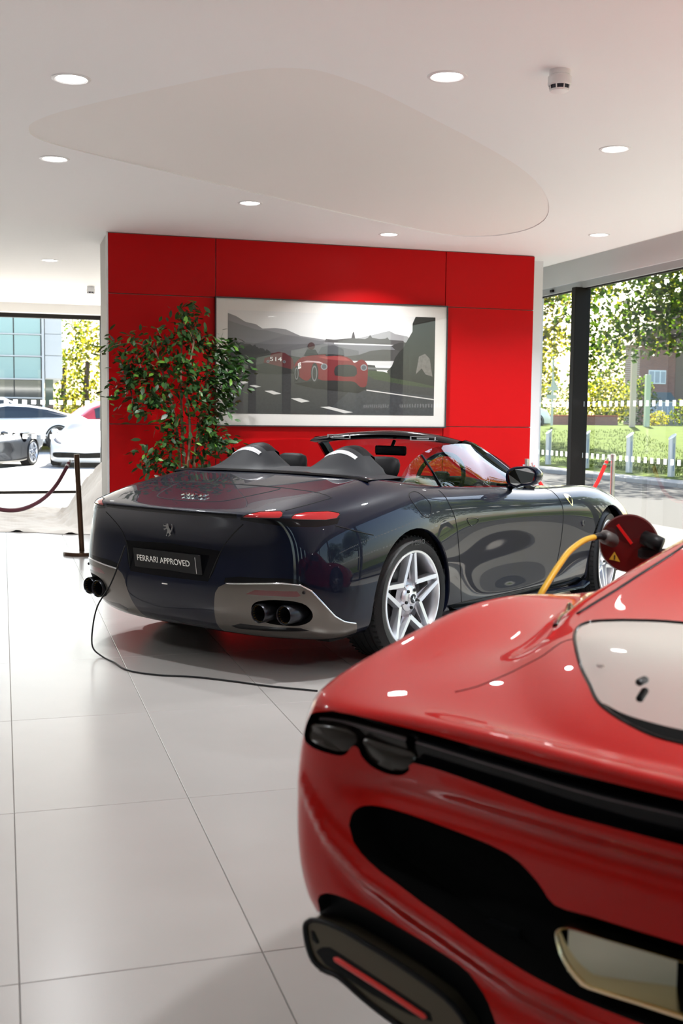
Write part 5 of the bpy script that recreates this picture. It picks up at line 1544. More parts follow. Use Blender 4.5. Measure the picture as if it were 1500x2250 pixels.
    shape('racer_print', body, (.22, .005, .012))
    shape('racer_highlight_print', [(.42, .43), (.50, .415), (.555, .43), (.58, .46), (.54, .46), (.46, .45)], (.40, .05, .05))
    shape('racer_highlight_print', [(.34, .49), (.37, .47), (.43, .475), (.455, .50), (.40, .485)], (.50, .35, .36))
    el = lambda cx, cz, rx, rz, n=22: [(cx + rx * math.cos(a), cz + rz * math.sin(a)) for a in np.linspace(0, 2 * PI, n, endpoint=False)]
    shape('grille_print', [(.505, .53), (.52, .505), (.56, .50), (.595, .505), (.61, .53), (.612, .59), (.60, .615), (.55, .62), (.505, .61), (.50, .57)], (.012, .012, .014))
    for (cx, cz, rx, rz) in ((.407, .595, .018, .105), (.322, .60, .012, .08)):
        shape('wheel_print', el(cx, cz, rx, rz), (.02, .02, .02))
        shape('wheel_print', el(cx - .001, cz, rx * .75, rz * .75), (.22, .22, .23))
        shape('wheel_print', el(cx - .001, cz, rx * .5, rz * .6), (.03, .03, .03))
    for (cx, cz, r) in ((.452, .525, .016), (.645, .525, .016), (.186, .487, .007), (.262, .487, .007)):
        shape('lamp_print', el(cx, cz, r, r * 2.0), (.30, .31, .34))
        shape('lamp_print', el(cx, cz, r * .7, r * 1.4), (.10, .11, .13))
    for (cx, cz, rx, rz) in ((.39, .325, .017, .036), (.492, .345, .018, .034)):
        shape('driver_print', [(cx - .035, .42), (cx - .02, .36), (cx + .02, .36), (cx + .035, .41)], (.015, .015, .02))
        shape('driver_print', el(cx, cz, rx, rz), (.06, .012, .014) if cx < .45 else (.02, .015, .015))
    shape('windshield_print', [(.42, .40), (.44, .33), (.50, .31), (.545, .35), (.55, .41), (.50, .40)], (.10, .10, .11))
    shape('number_roundel_print', [(.327, .50), (.34, .485), (.342, .545), (.328, .555)], (.75, .74, .72))
    y = -.0305 - .00012 * (k[0] + 1)
    INKW = mat('ink white', (.7, .68, .66), .6)
    u, v = P(.222, .465)
    text('race_number', '514', .055, INKW, pr, (u, y, v), (PI / 2, 0, 0), 0, sx=1.5)
    u, v = P(.335, .52)
    text('race_number', '5', .05, mat('ink black', (.02, .02, .02), .6), pr, (u, y, v), (PI / 2, 0, 0), 0)
    Geo().add([(.01, -.040, .012), (W - .01, -.040, .012), (W - .01, -.040, H_ - .012), (.01, -.040, H_ - .012)], [(0, 1, 2, 3)]).build('glazing', glass_mat('picture glass', (1, 1, 1), 1.5), t, fix=False)
picture()

# ------------------------------------------------------------------ potted fig tree
def fig_tree():
    random.seed(11)
    t = thing('potted_fig_tree', 'tall leafy fig tree with slim bare stems in front of the red wall', 'plant', (1.55, 10.10, 0))
    POT = mat('dark pot', (.03, .03, .032), .4)
    Geo().lathe([(0, 0), (.13, 0), (.15, .02), (.17, .30), (.18, .33), (.165, .335), (.16, .30), (0, .29)], 32).build('pot', POT, t, auto=.6)
    Geo().lathe([(0, .30), (.16, .29)], 24).build('soil', mat('soil', (.03, .02, .015), .95), t)
    BARK = mat('pale bark', (.28, .18, .11), .7, noise=.3, nscale=30)
    LM = [mat('fig leaf dark', (.018, .055, .014), .38, spec=.4), mat('fig leaf mid', (.035, .10, .018), .4, spec=.4), mat('fig leaf bright', (.12, .26, .03), .42, spec=.4)]
    stems = [[(.00, .02, .28), (-.02, .0, .8), (-.05, -.02, 1.2), (-.14, -.05, 1.6), (-.26, -.05, 1.95)], [(.02, .0, .28), (.02, .02, .8), (.0, .03, 1.3), (-.01, .02, 1.7), (.0, .0, 2.1)],
             [(.05, -.02, .28), (.09, -.03, .75), (.12, -.03, 1.1), (.19, -.02, 1.5), (.24, .0, 1.9)], [(-.02, -.03, .28), (.03, -.05, .8), (.06, -.06, 1.2), (.03, -.08, 1.6), (.10, -.08, 2.05)]]
    pts = []
    for s in stems:
        p = catmull(s, 6)
        Geo().tube(p, [.017 - .010 * i / len(p) for i in range(len(p))], 8).build('stem', BARK, t, smooth=True)
        pts += [q for q in p if q[2] > .62]
    tips = []
    # boughs reach out from the stems; clusters follow the tree's outline in the photograph
    targets = [(-.18, -.05, 2.02), (-.36, -.08, 1.93), (-.48, -.05, 1.80), (-.55, -.08, 1.62), (-.52, 0, 1.50), (-.40, -.1, 1.42), (-.30, .0, 1.72), (-.12, -.12, 1.86), (0, -.1, 2.10), (.02, .05, 2.20), (.08, -.05, 2.26), (.12, .0, 2.02),
               (.25, -.1, 1.98), (.34, .02, 1.88), (.42, -.05, 1.78), (.46, -.1, 1.66), (.40, 0, 1.55), (.28, -.12, 1.62), (.14, -.15, 1.74), (0, -.18, 1.62), (-.18, -.16, 1.58), (-.30, -.14, 1.52), (-.62, -.1, 1.95), (.52, -.12, 1.80),
               (.33, -.05, 1.42), (.22, -.1, 1.35), (-.12, -.15, 1.38), (-.16, -.1, 1.24), (-.08, -.12, 1.12), (.30, -.08, 1.16), (.38, -.1, 1.08), (.22, -.14, 1.10), (.20, -.08, 1.24), (-.30, -.08, 1.02), (-.36, -.06, .92), (-.20, -.1, .95),
               (.18, -.08, .88), (.10, -.12, .78), (-.12, -.1, .78), (-.22, -.12, .70), (.16, -.14, .70), (.02, -.16, .72), (.22, .0, .80), (-.06, -.14, .62), (.42, -.02, 1.98), (-.40, .04, 1.68), (.10, -.16, 1.52), (-.02, -.16, 1.80), (.36, -.06, 1.70), (-.45, -.02, 1.72)]
    P = np.array(pts)
    gb = Geo()
    for tx in targets:
        tx = np.array(tx)
        cand = P[P[:, 2] < tx[2] + .02]
        if not len(cand): cand = P
        b = cand[np.argmin(((cand - tx) ** 2).sum(1) + .3 * np.abs(cand[:, 2] - (tx[2] - .12)))]
        mid = (b + tx) / 2 + np.array([0, 0, .05])
        gb.tube(catmull([b, mid, tx], 4), [.0045] * 5 + [.003] * 4, 5)
        tips.append((b, mid, tx))
    o = gb.build('twigs', BARK, t)
    o['kind'] = 'stuff'
    leaf_me = []
    for m in LM:
        v = [(0, 0, 0), (.25, .17, .012), (.25, 0, -.010), (.25, -.17, .012), (.6, .21, .0), (.6, 0, -.025), (.6, -.21, .0), (1, 0, -.08)]
        f = [(0, 2, 1), (0, 3, 2), (1, 2, 5, 4), (2, 3, 6, 5), (4, 5, 7), (5, 6, 7)]
        o = mk('leaf_source', v, f, m, None, True)
        leaf_me.append(o.data)
        bpy.data.objects.remove(o)
    extra = {0: Geo(), 1: Geo(), 2: Geo()}
    leaves = []
    for (b, mid, tx) in tips:
        for k in range(56):
            r = random.random()
            base = mid + (tx - mid) * (r * 1.3) + np.array([random.gauss(0, .062) for _ in range(3)])
            out = np.array([tx[0] * .9 + random.gauss(0, .5), tx[1] - .25 + random.gauss(0, .5), random.gauss(-.25, .35)])
            leaves.append((base, out, random.uniform(.06, .098), random.choices((0, 1, 2), (.55, .38, .07))[0]))
    leaves.sort(key=lambda l: l[0][1])
    for i, (base, out, s, mi) in enumerate(leaves):
        q = Vector(out).normalized().to_track_quat('X', 'Z').to_matrix().to_4x4() @ Matrix.Rotation(random.uniform(-1, 1), 4, 'X')
        M = Matrix.Translation(Vector(base)) @ q @ Matrix.Scale(s, 4)
        if i < 290:
            l = bpy.data.objects.new('leaf', leaf_me[mi])
            link(l, t)
            l.matrix_local = M
        else:
            me = leaf_me[mi]
            extra[mi].add([M @ v.co for v in me.vertices], [tuple(p.vertices) for p in me.polygons])
    g = Geo()
    for k in (0, 1, 2):
        g.cur = k
        g.v, g.f, g.mi = g.v, g.f, g.mi
        b = len(g.v)
        g.v += extra[k].v; g.f += [tuple(i + b for i in f) for f in extra[k].f]; g.mi += [k] * len(extra[k].f)
    o = g.build('foliage', LM, t, smooth=True, fix=False)
    o['kind'] = 'stuff'
fig_tree()

# ------------------------------------------------------------------ rope posts
def post(name, loc, label, m, rtop, h, lean=(0, 0), base_m=None, base_r=.177):
    t = thing(name, label, 'rope post', loc)
    Geo().lathe([(0, 0), (base_r, 0), (base_r + .002, .004), (base_r, .028), (base_r - .006, .034), (.03, .037), (0, .038)], 48).build('base', base_m or m, t, auto=.6)
    Geo().tube([(0, 0, .03), (lean[0], lean[1], h)], rtop, 20).build('pole', m, t, auto=.8)
    Geo().tube([(lean[0], lean[1], h - .06), (lean[0] - .05, lean[1] - .01, h - .065)], .006, 8).build('rope_ring', CHROME, t)
    return t
BRZ = mat('dark bronze post', (.10, .055, .035), .28, .85)
CHR2 = mat('brushed steel post', (.62, .60, .58), .25, .9)
post('rope_post', (.716, 11.0, 0), 'dark bronze rope post on a round base left of the red wall', BRZ, .025, .967, (-.042, 0))
post('rope_post', (6.00, 10.22, 0), 'steel rope post by the window behind the blue car nose', CHR2, .024, 1.0)
def rope(name, pts, label, m, r=.019):
    P = catmull(pts, 6)
    t = Geo().tube(P, r, 12).build(name, m, None, smooth=True)
    tag(t, label, 'rope')
    for e, s in ((0, 1), (-1, -1)):
        p = Vector(P[e]); q = Vector(P[e + s])
        Geo().tube([p - (q - p).normalized() * .03, p + (q - p).normalized() * .05], [r * .6, r * 1.15], 10).build('end_cap', CHROME, t)
    return t
rope('barrier_rope', [(.60, 10.96, .888), (.55, 10.90, .80), (.47, 10.80, .68), (.36, 10.68, .575), (.22, 10.55, .505), (.08, 10.42, .485), (-.08, 10.3, .52), (-.25, 10.15, .62), (-.42, 10.0, .76), (-.55, 9.9, .89)], 'dark red velvet rope sagging from the bronze post', mat('dark red velvet', (.09, .004, .018), .85, sheen=.5))
post('rope_post', (-.62, 9.86, 0), 'dark bronze rope post outside the picture on the left', BRZ, .025, .967)
rope('barrier_rope', [(5.93, 10.22, .93), (5.88, 10.22, .82), (5.81, 10.22, .68), (5.72, 10.23, .57), (5.58, 10.24, .50), (5.42, 10.25, .52), (5.28, 10.26, .62), (5.18, 10.27, .74), (5.12, 10.27, .88)], 'bright red rope hanging from the steel post by the window', mat('bright red rope', (.75, .01, .01), .6))
post('rope_post', (5.05, 10.27, 0), 'steel rope post mostly hidden behind the blue car door mirror', CHR2, .024, .95)

# ------------------------------------------------------------------ car under a dust sheet
def sheet():
    random.seed(3)
    CL = mat('grey dust sheet', (.56, .53, .50), .8, sheen=.2)
    fold = lambda x, y: .010 * math.sin(9 * x + 3 * math.sin(5 * y)) + .008 * math.sin(17 * y + 4 * math.sin(4 * x)) + .006 * math.sin(31 * (x + y))
    def h(x, y):
        # a low nose rising to the right
        fx = min(1, max(0, (x - .62) / .75)); fy = min(1, max(0, (y - 13.25) / .55)) * min(1, max(0, (15.4 - y) / .4))
        s = (fx * fx * (3 - 2 * fx)) * (fy * fy * (3 - 2 * fy))
        base = .018 + .014 * abs(math.sin(6 * x + 2 * y))
        return base + s * (.72 + .30 * min(1, max(0, (x - 1.3) / 1.5))) + fold(x, y) * (1 + 2.2 * (s > .02) * (s < .95))
    rows = []
    nx, ny = 90, 70
    for i in range(nx + 1):
        row = []
        for j in range(ny + 1):
            x = -.35 + 3.6 * i / nx
            yl = 13.35 - .62 * max(0, min(1, (x + .3) / 1.3)) + .05 * math.sin(7 * x)
            y = yl + (16.2 - yl) * j / ny
            z = h(x, y)
            if j == 0: z = .004 + .03 * max(0, math.sin(11 * x) - .75) * 3
            row.append((x, y, z))
        rows.append(row)
    o = Geo().grid(rows).build('dust_sheet', CL, None, smooth=True)
    tag(o, 'grey dust sheet draped over a car nose, spread on the floor beyond the red wall', 'dust sheet')
sheet()

# thin black lead from the blue car's plate down to the floor
rp = lambda p: car_pt(p, 1.6216, 6.6055, .627)
lead = [rp(p) for p in ((-.965, .33, .63), (-.99, .36, .52), (-1.0, .42, .40), (-1.02, .50, .28), (-1.04, .52, .16), (-1.06, .50, .05), (-1.06, .42, .006), (-1.12, .25, .006), (-1.20, .05, .006), (-1.17, -.15, .006), (-1.08, -.32, .006), (-1.02, -.55, .006), (-.98, -.75, .006), (-.9, -1.0, .006))]
o = Geo().tube(catmull(lead, 6), .0045, 8).build('charging_lead', SATIN, None, smooth=True)
tag(o, 'thin black lead hanging from the blue car tail to the floor', 'cable')
# ------------------------------------------------------------------ outside
def leaf_mat(name, col, tcol, k=.45):
    col, tcol = [c * .55 for c in col], [c * .55 for c in tcol]
    m = bpy.data.materials.new(name)
    m.use_nodes = True
    nt = m.node_tree
    nt.nodes.clear()
    d = nt.nodes.new('ShaderNodeBsdfPrincipled')
    d.inputs['Base Color'].default_value = (*col, 1)
    d.inputs['Roughness'].default_value = .6
    d.inputs['Specular IOR Level'].default_value = .1
    t = nt.nodes.new('ShaderNodeBsdfTranslucent')
    t.inputs['Color'].default_value = (*tcol, 1)
    mx = nt.nodes.new('ShaderNodeMixShader')
    mx.inputs[0].default_value = k
    o = nt.nodes.new('ShaderNodeOutputMaterial')
    nt.links.new(d.outputs[0], mx.inputs[1])
    nt.links.new(t.outputs[0], mx.inputs[2])
    nt.links.new(mx.outputs[0], o.inputs['Surface'])
    return m
LG = [leaf_mat('leaf green', (.045, .10, .015), (.16, .28, .02)), leaf_mat('leaf olive', (.08, .13, .02), (.38, .42, .03)), leaf_mat('leaf deep', (.02, .055, .012), (.06, .12, .015))]
LY = [leaf_mat('leaf yellow', (.22, .22, .02), (.75, .65, .04)), leaf_mat('leaf lime', (.12, .18, .02), (.50, .50, .04)), leaf_mat('leaf deep b', (.03, .06, .012), (.10, .15, .015))]
BARKD = mat('dark bark', (.07, .05, .04), .85, noise=.4, nscale=6)

def smooth(t):
    t = min(1.0, max(0.0, t))
    return t * t * (3 - 2 * t)
def gz_right(x, y): return -.05 + .95 * smooth((math.hypot(x, y) - 34) / 24)
def gz_left(x, y): return -.05 + .28 * smooth((y - 31) / 10)

def ground(name, rows, m, parent=None):
    return struct(Geo().grid(rows).build(name, m, parent, smooth=True))
ASPH = mat('asphalt', (.055, .053, .051), .85, noise=.25, nscale=40, bump=.3, bscale=300, spec=.02)
CONC = mat('forecourt concrete', (.42, .40, .375), .85, noise=.10, nscale=3, spec=.02)
PAVE = mat('paving', (.12, .115, .105), .8, noise=.12, nscale=8, spec=.02)
KERB = mat('kerb stone', (.26, .25, .235), .8, noise=.1, nscale=12, spec=.02)
GRASS = mat('lawn', (.055, .078, .012), .9, noise=.6, nscale=2.5, bump=.8, bscale=60, spec=.02)
SOILB = mat('bare earth verge', (.28, .23, .15), .9, noise=.3, nscale=10, spec=.02)
struct(Geo().box(6.3, 8.23, -40, 60, -.3, -.03).build('pavement', PAVE))
struct(Geo().box(8.23, 13.25, -40, 60, -.3, -.05).build('road', ASPH))
kb = struct(Geo().box(13.25, 13.5, -40, 70, -.3, .03).build('kerb', GROUT))
kme = None
for j in range(26):
    o = bpy.data.objects.new('kerb_stone', kme) if kme else Geo().box(13.24, 13.93, .006, .994, -.2, .045, .012).build('kerb_stone', KERB, kb)
    if kme: link(o, kb)
    kme = o.data
    o.location = (0, 14 + j, 0)
lawn_rows = [[(x, y, gz_right(x, y) + (.05 if x > 13.95 else 0)) for x in [13.93, 14.5, 15.2] + list(np.linspace(16, 110, 50))] for y in np.linspace(-40, 110, 90)]
lawn = ground('lawn', lawn_rows, GRASS)
# tufts where the lawn is near enough to read
random.seed(5)
g = Geo()
for _ in range(9000):
    y = random.uniform(17, 45); x = random.uniform(15.4, 16 + (y - 17) * .4)
    z = gz_right(x, y) + .05
    a = random.uniform(0, PI); s = random.uniform(.03, .07)
    g.add([(x, y, z), (x + s * math.cos(a) * .5, y + s * math.sin(a) * .5, z), (x + s * math.cos(a) * .3 + random.gauss(0, .02), y + random.gauss(0, .02), z + s * 1.3)], [(0, 1, 2)])
o = g.build('grass', leaf_mat('grass blade', (.06, .10, .014), (.09, .13, .018), .2), None, fix=False)
tag(o, 'blades of grass over the sunlit lawn beyond the road', 'grass', kind='stuff')
left_rows = [[(x, y, gz_left(x, y)) for x in np.linspace(-40, 8, 12)] for y in [19.45, 25, 29, 31] + list(np.linspace(32, 43, 12)) + [60, 120]]
ground('forecourt', left_rows, CONC)
struct(Geo().box(-30, 3.4, 37.2, 42.5, .0, .235).build('verge', mat('verge grass', (.22, .24, .05), .9, noise=.4, nscale=4, spec=.02)))
struct(Geo().add([(-150, 70, -.6), (200, 100, .5), (400, 400, 0), (-300, 400, 0)], [(0, 1, 2, 3)]).build('far_ground', GRASS))

# ---- trees
def leaves_in(blobs, n, size, seed, mats_, w=(.5, .35, .15), droop=.3):
    rnd = random.Random(seed)
    g = Geo()
    vols = [b[3] * b[4] * b[5] for b in blobs]
    for _ in range(n):
        b = rnd.choices(blobs, vols)[0]
        while True:
            u = [rnd.uniform(-1, 1) for _ in range(3)]
            r = sum(q * q for q in u)
            if .15 < r <= 1: break
        c = Vector((b[0] + u[0] * b[3], b[1] + u[1] * b[4], b[2] + u[2] * b[5]))
        d = Vector((rnd.gauss(0, 1), rnd.gauss(0, 1), rnd.gauss(-droop, .7))).normalized()
        e = d.cross(Vector((rnd.gauss(0, 1), rnd.gauss(0, 1), rnd.gauss(0, 1)))).normalized()
        s = size * rnd.uniform(.6, 1.3)
        g.cur = rnd.choices((0, 1, 2), w)[0]
        g.add([c, c + d * s * .5 + e * s * .32, c + d * s, c + d * s * .5 - e * s * .32], [(0, 1, 2, 3)])
    return g

def tree(name, label, loc, blobs, n, size, seed, mats_=LG, trunk=None, branches=(), w=(.5, .35, .15), cat='tree', group=None):
    t = thing(name, label, cat, loc, 0, group)
    if trunk:
        Geo().tube(catmull(trunk, 5), [.22 * (1 - .6 * i / (len(trunk) * 5)) for i in range((len(trunk) - 1) * 5 + 1)], 10).build('trunk', BARKD, t, smooth=True)
    for br in branches:
        p = catmull(br, 5)
        Geo().tube(p, [.10 * (1 - .8 * i / len(p)) + .012 for i in range(len(p))], 8).build('branch', BARKD, t, smooth=True)
    o = leaves_in(blobs, n, size, seed, mats_, w).build('crown', mats_, t, fix=False)
    o['kind'] = 'stuff'
    return t

big = tree('roadside_tree', 'big broad-leaved tree arching over the lawn beyond the window post', (21.5, 25.5, -.0),
     [(-3.4, .4, 5.2, 2.6, 2.2, 1.5), (-6.2, .6, 4.7, 2.0, 1.8, 1.2), (-4.4, 0, 3.9, 2.2, 1.6, .9), (-1.6, 0, 6.4, 2.8, 2.4, 2.0), (-5.4, 1.2, 3.45, 1.5, 1.2, .55), (-6.6, 1.0, 3.4, .7, .8, .75), (-3.0, .8, 3.1, 1.0, .8, .55), (-5.2, 0, 6.6, 2.6, 2.2, 1.2), (0, 0, 5.0, 2.4, 2.4, 2.0)],
     16500, .17, 1, LG, [(0, 0, 0), (.05, 0, 1.5), (0, 0, 3.0), (-.3, .1, 4.6), (-.5, .2, 7)],
     [[(0, 0, 3.0), (-1.6, .1, 3.35), (-3.2, .2, 4.0), (-4.6, .2, 4.15), (-6.2, .3, 4.0)], [(-.1, 0, 3.4), (-2.0, .3, 4.6), (-4.0, .5, 5.4), (-5.8, .7, 5.6)], [(-.2, 0, 4.0), (-2.0, -.3, 5.6), (-3.8, -.2, 6.6)], [(-3.2, .2, 4.0), (-4.2, .4, 3.6), (-5.2, .7, 3.4)]], w=(.42, .22, .36))
tree('roadside_tree', 'yellow sunlit tree between the white pier and the dark window post', (20.2, 42, .3),
     [(0, 0, 6.4, 1.9, 1.6, 1.3), (.6, 0, 5.0, 1.5, 1.4, .9), (1.6, .5, 4.2, 1.2, 1.2, .8), (.6, 0, 3.9, 1.2, .8, .7), (2.2, 0, 7.0, 2.0, 2, 1.6), (.9, 0, 2.8, .9, .8, .7)], 4200, .22, 2, LY,
     [(0, 0, 0), (0, 0, 2), (-.3, 0, 4), (-.8, 0, 6)], [[(0, 0, 3), (1, 0, 4.2), (2, 0, 5.2)], [(-.3, 0, 4), (.8, 0, 5.5), (1, 0, 6.8)]], w=(.5, .35, .15))
tree('roadside_tree', 'tall tree farther along the lawn whose crown shades the bollards from above the frame', (20.55, 37.5, .2),
     [(2.1, 0, 9.4, 3.6, 3.4, 1.5), (-1.0, -2.0, 9.2, 2.4, 2.6, 1.2), (5.2, 1, 9.8, 2.4, 2.4, 1.4), (-1.8, 1.5, 9.0, 2.0, 2.0, 1.1)], 5200, .30, 6, LG, [(0, 0, 0), (.1, 0, 3), (0, 0, 6), (-.2, 0, 9)], [[(0, 0, 6.5), (1.5, 0, 8.2), (3.5, -1, 9)]], w=(.5, .3, .2))
for k, (x, y) in enumerate(((20.5, 11.0), (19.5, -2.0), (21, -16.0), (33, 13))):
    c = copy_tree(big)
    c.location = (x, y, 0)
    c.rotation_euler = (0, 0, .5 + 1.7 * k)
    c['label'] = ['roadside tree out of frame opposite the blue car flank', 'roadside tree out of frame opposite the red car', 'roadside tree out of frame behind the viewer', 'roadside tree out of frame just right of the picture edge'][k]
def bush(name, label, x, y, z, rx, ry, rz, n, size, seed, m, w=(.5, .35, .15)):
    return tree(name, label, (x, y, z), [(0, 0, rz, rx, ry, rz)], n, size, seed, m, w=w, cat='bush')
bush('garden_bush', 'bright yellow-green bush over the brick wall, right of the dark post', 31.2, 54, .9, 1.5, 1.2, 1.35, 1500, .19, 21, LY, (.35, .4, .25))
bush('garden_bush', 'dark rounded bush behind the tan column reflection, left of the house', 33.7, 55, .9, 1.1, 1.2, 1.4, 900, .18, 22, LG)
bush('garden_bush', 'pale shrubs in front of the brick house', 33.9, 50.6, .9, .9, .8, .75, 650, .13, 23, LG, (.3, .6, .1))
bush('garden_bush', 'yellow bush beside the green lamp column over the fence', 32.3, 50.6, .85, .55, .6, .45, 420, .11, 24, LY)
bush('garden_bush', 'dark hedge behind the road sign', 31.2, 60, 1.0, 2.2, 1.2, 1.25, 1500, .17, 25, LG, (.3, .2, .5))
bush('garden_bush', 'low pale hedge on the left brick wall, below the sign', 27.4, 53.2, 1.0, 1.6, .5, .40, 800, .11, 26, LG, (.2, .7, .1))
bush('garden_bush', 'tall backdrop trees behind the gardens', 43.9, 74, 1.0, 4.2, 3, 3.3, 3000, .34, 27, LG)
bush('garden_bush', 'backdrop trees behind the road sign', 39.5, 82, 1.0, 3.4, 3, 3.9, 1800, .36, 28, LY, (.3, .4, .3))

# ---- brick walls, fence, poles, bollards
BRICK = bpy.data.materials.new('brickwork')
BRICK.use_nodes = True
_nt = BRICK.node_tree
_b = _nt.nodes['Principled BSDF']
_t = _nt.nodes.new('ShaderNodeTexBrick')
_t.inputs['Scale'].default_value = 4.4
_t.inputs['Color1'].default_value = (.28, .11, .08, 1)
_t.inputs['Color2'].default_value = (.20, .08, .06, 1)
_t.inputs['Mortar'].default_value = (.42, .36, .32, 1)
_t.inputs['Mortar Size'].default_value = .018
_tc = _nt.nodes.new('ShaderNodeTexCoord')
_mp = _nt.nodes.new('ShaderNodeMapping')
_mp.inputs['Rotation'].default_value = (PI / 2, 0, 0)
_nt.links.new(_tc.outputs['Object'], _mp.inputs['Vector'])
_nt.links.new(_mp.outputs[0], _t.inputs['Vector'])
_nt.links.new(_t.outputs['Color'], _b.inputs['Base Color'])
_b.inputs['Roughness'].default_value = .85
COPE = mat('red coping', (.42, .10, .07), .8)
def bwall(x0, x1, y, z0, z1, label):
    t = thing('garden_wall', label, 'wall', (x0, y, z0))
    Geo().box(0, x1 - x0, 0, .22, -.2, z1 - z0 - .06).build('brickwork', BRICK, t)
    Geo().box(-.02, x1 - x0 + .02, -.03, .25, z1 - z0 - .06, z1 - z0, .01).build('coping', COPE, t)
bwall(25.4, 28.2, 52, .92, 1.46, 'low brick garden wall behind the road sign')
bwall(28.45, 30.73, 52, .85, 1.47, 'low brick garden wall with red coping right of the dark post')
bwall(32.35, 33.02, 52, .82, 1.49, 'short darker brick wall next to the fence')
TIMB = mat('grey timber', (.36, .32, .27), .85, noise=.3, nscale=6)
f = thing('timber_fence', 'grey upright-board timber fence at the right of the lawn', 'fence', (33.02, 52, .78))
bme = None
for k in range(34):
    o = bpy.data.objects.new('board', bme) if bme else Geo().box(.004, .136, 0, .02, 0, .72).build('board', TIMB, f)
    if bme: link(o, f)
    bme = o.data
    o.location = (k * .14, .015 * (k % 2), .01 * ((k * 7) % 3))
for k in range(3): Geo().box(k * 1.8 - .05, k * 1.8 + .05, -.06, 0, -.1, .80).build('post', TIMB, f)
STEEL = mat('galvanised steel', (.48, .50, .52), .4, .7)
boll_first = None
BY = [29.22, 27.03, 24.85, 22.99, 20.8, 18.6, 31.4]
BL = ['steel bollard with slanted top by the white pier', 'steel bollard half hidden by the dark window post', 'steel bollard with slanted top right of the rope post', 'steel bollard with slanted top nearest the picture edge', 'steel bollard outside the picture, past the right edge', 'steel bollard outside the picture, farther past the right edge', 'steel bollard hidden behind the white pier']
for y, lb in zip(BY, BL):
    if boll_first is None:
        t = thing('bollard', lb, 'bollard', (15.05, y, -.02), 0, 'slant-topped bollards along the kerb')
        n = 16
        R_ = .085
        ring0 = [(R_ * math.cos(a), R_ * math.sin(a), 0) for a in np.linspace(0, 2 * PI, n, endpoint=False)]
        ring1 = [(p[0], p[1], .96 + p[0] * .75) for p in ring0]
        Geo().add(ring0 + ring1, [(i, (i + 1) % n, n + (i + 1) % n, n + i) for i in range(n)] + [tuple(range(n, 2 * n))]).build('tube', STEEL, t, auto=.6)
        Geo().tube([(p[0] * 1.02, p[1] * 1.02, p[2]) for p in ring1], .008, 6, closed=True).build('rim', mat('bright steel', (.75, .77, .8), .2, .8), t)
        Geo().box(-.012, .012, -.092, -.080, .15, .80).build('reflective_strip', mat('blue grey strip', (.25, .30, .42), .3), t)
        boll_first = t
    else:
        t = copy_tree(boll_first)
        t.location = (15.05, y, -.02)
        t['label'] = lb
s = thing('road_sign', 'triangular road sign seen from behind on a tall pale pole', 'road sign', (24.85, 48, .95))
PALE = mat('pale pole', (.62, .62, .60), .5)
Geo().tube([(0, 0, 0), (0, 0, 4.8)], [.06, .05], 10).build('pole', PALE, s)
Geo().prism([(-.36, 1.65), (.36, 1.65), (0, 2.28)], 1, -.02, 0).build('sign_plate', PALE, s)
Geo().prism([(-.30, 1.25), (.22, 1.25), (.22, 1.45), (-.30, 1.45)], 1, -.02, 0).build('sub_plate', PALE, s)
s = thing('lamp_column', 'pale green column standing before the brick house', 'lamp column', (29.95, 48, .85))
Geo().box(-.13, .13, -.08, .08, 0, 2.6, .01).build('column', mat('pale green paint', (.42, .50, .38), .5), s)
s = thing('reflected_column', 'tan window reflection of an indoor column, built as a pole before the garden bushes', 'pole', (28.85, 47.5, .85))  # solid pole standing in for a column's reflection in the window glass
Geo().box(-.14, .14, -.08, .08, 0, 3.6, .02).build('shaft', mat('tan column reflection', (.62, .48, .38), .8), s)

# brick house
h = thing('brick_house', 'brick house with white window and slate bay roof behind the fence', 'house', (35.6, 58, 1.0))
Geo().box(0, 9, 0, 1.6, -.5, 4.6).build('wall', BRICK, h)
Geo().prism([(-.3, 4.6), (9.3, 4.6), (7, 7.2), (2.4, 7.2)], 1, -.3, 1.7).build('roof', mat('tile roof', (.13, .08, .06), .8), h)
Geo().box(2.4, 4.6, -.02, 0, .5, 4.6).build('render_panel', mat('brown render', (.20, .14, .11), .85), h)
for x0, x1, z0, z1 in ((3.9 - 3.3, 1.75, 2.35, 3.15), (5.2, 6.6, 2.35, 3.2)):
    wn_ = Geo().box(x0, x1, -.05, .02, z0, z1).build('window', mat('white window frame', (.8, .82, .84), .5), h)
    k = 3
    for i in range(k):
        a = x0 + (x1 - x0) * i / k
        Geo().box(a + .05, a + (x1 - x0) / k - .05, -.07, -.05, z0 + .07, z1 - .07).build('pane', mat('far window pane', (.25, .33, .42), .1, coat=1), wn_)
bay = Geo().prism([(.35, 1.35), (2.1, 1.35), (1.7, 1.85), (.75, 1.85)], 1, -.7, 0).build('bay_roof', mat('slate', (.10, .13, .16), .6), h)
Geo().box(.45, 2.0, -.6, 0, -.4, 1.35).build('bay_window', mat('white window frame', (.8, .82, .84), .5), h)
for i in range(4): Geo().box(.52 + i * .37, .82 + i * .37, -.62, -.6, .4, 1.25).build('pane', mat('far window pane', (.25, .33, .42), .1, coat=1), h)

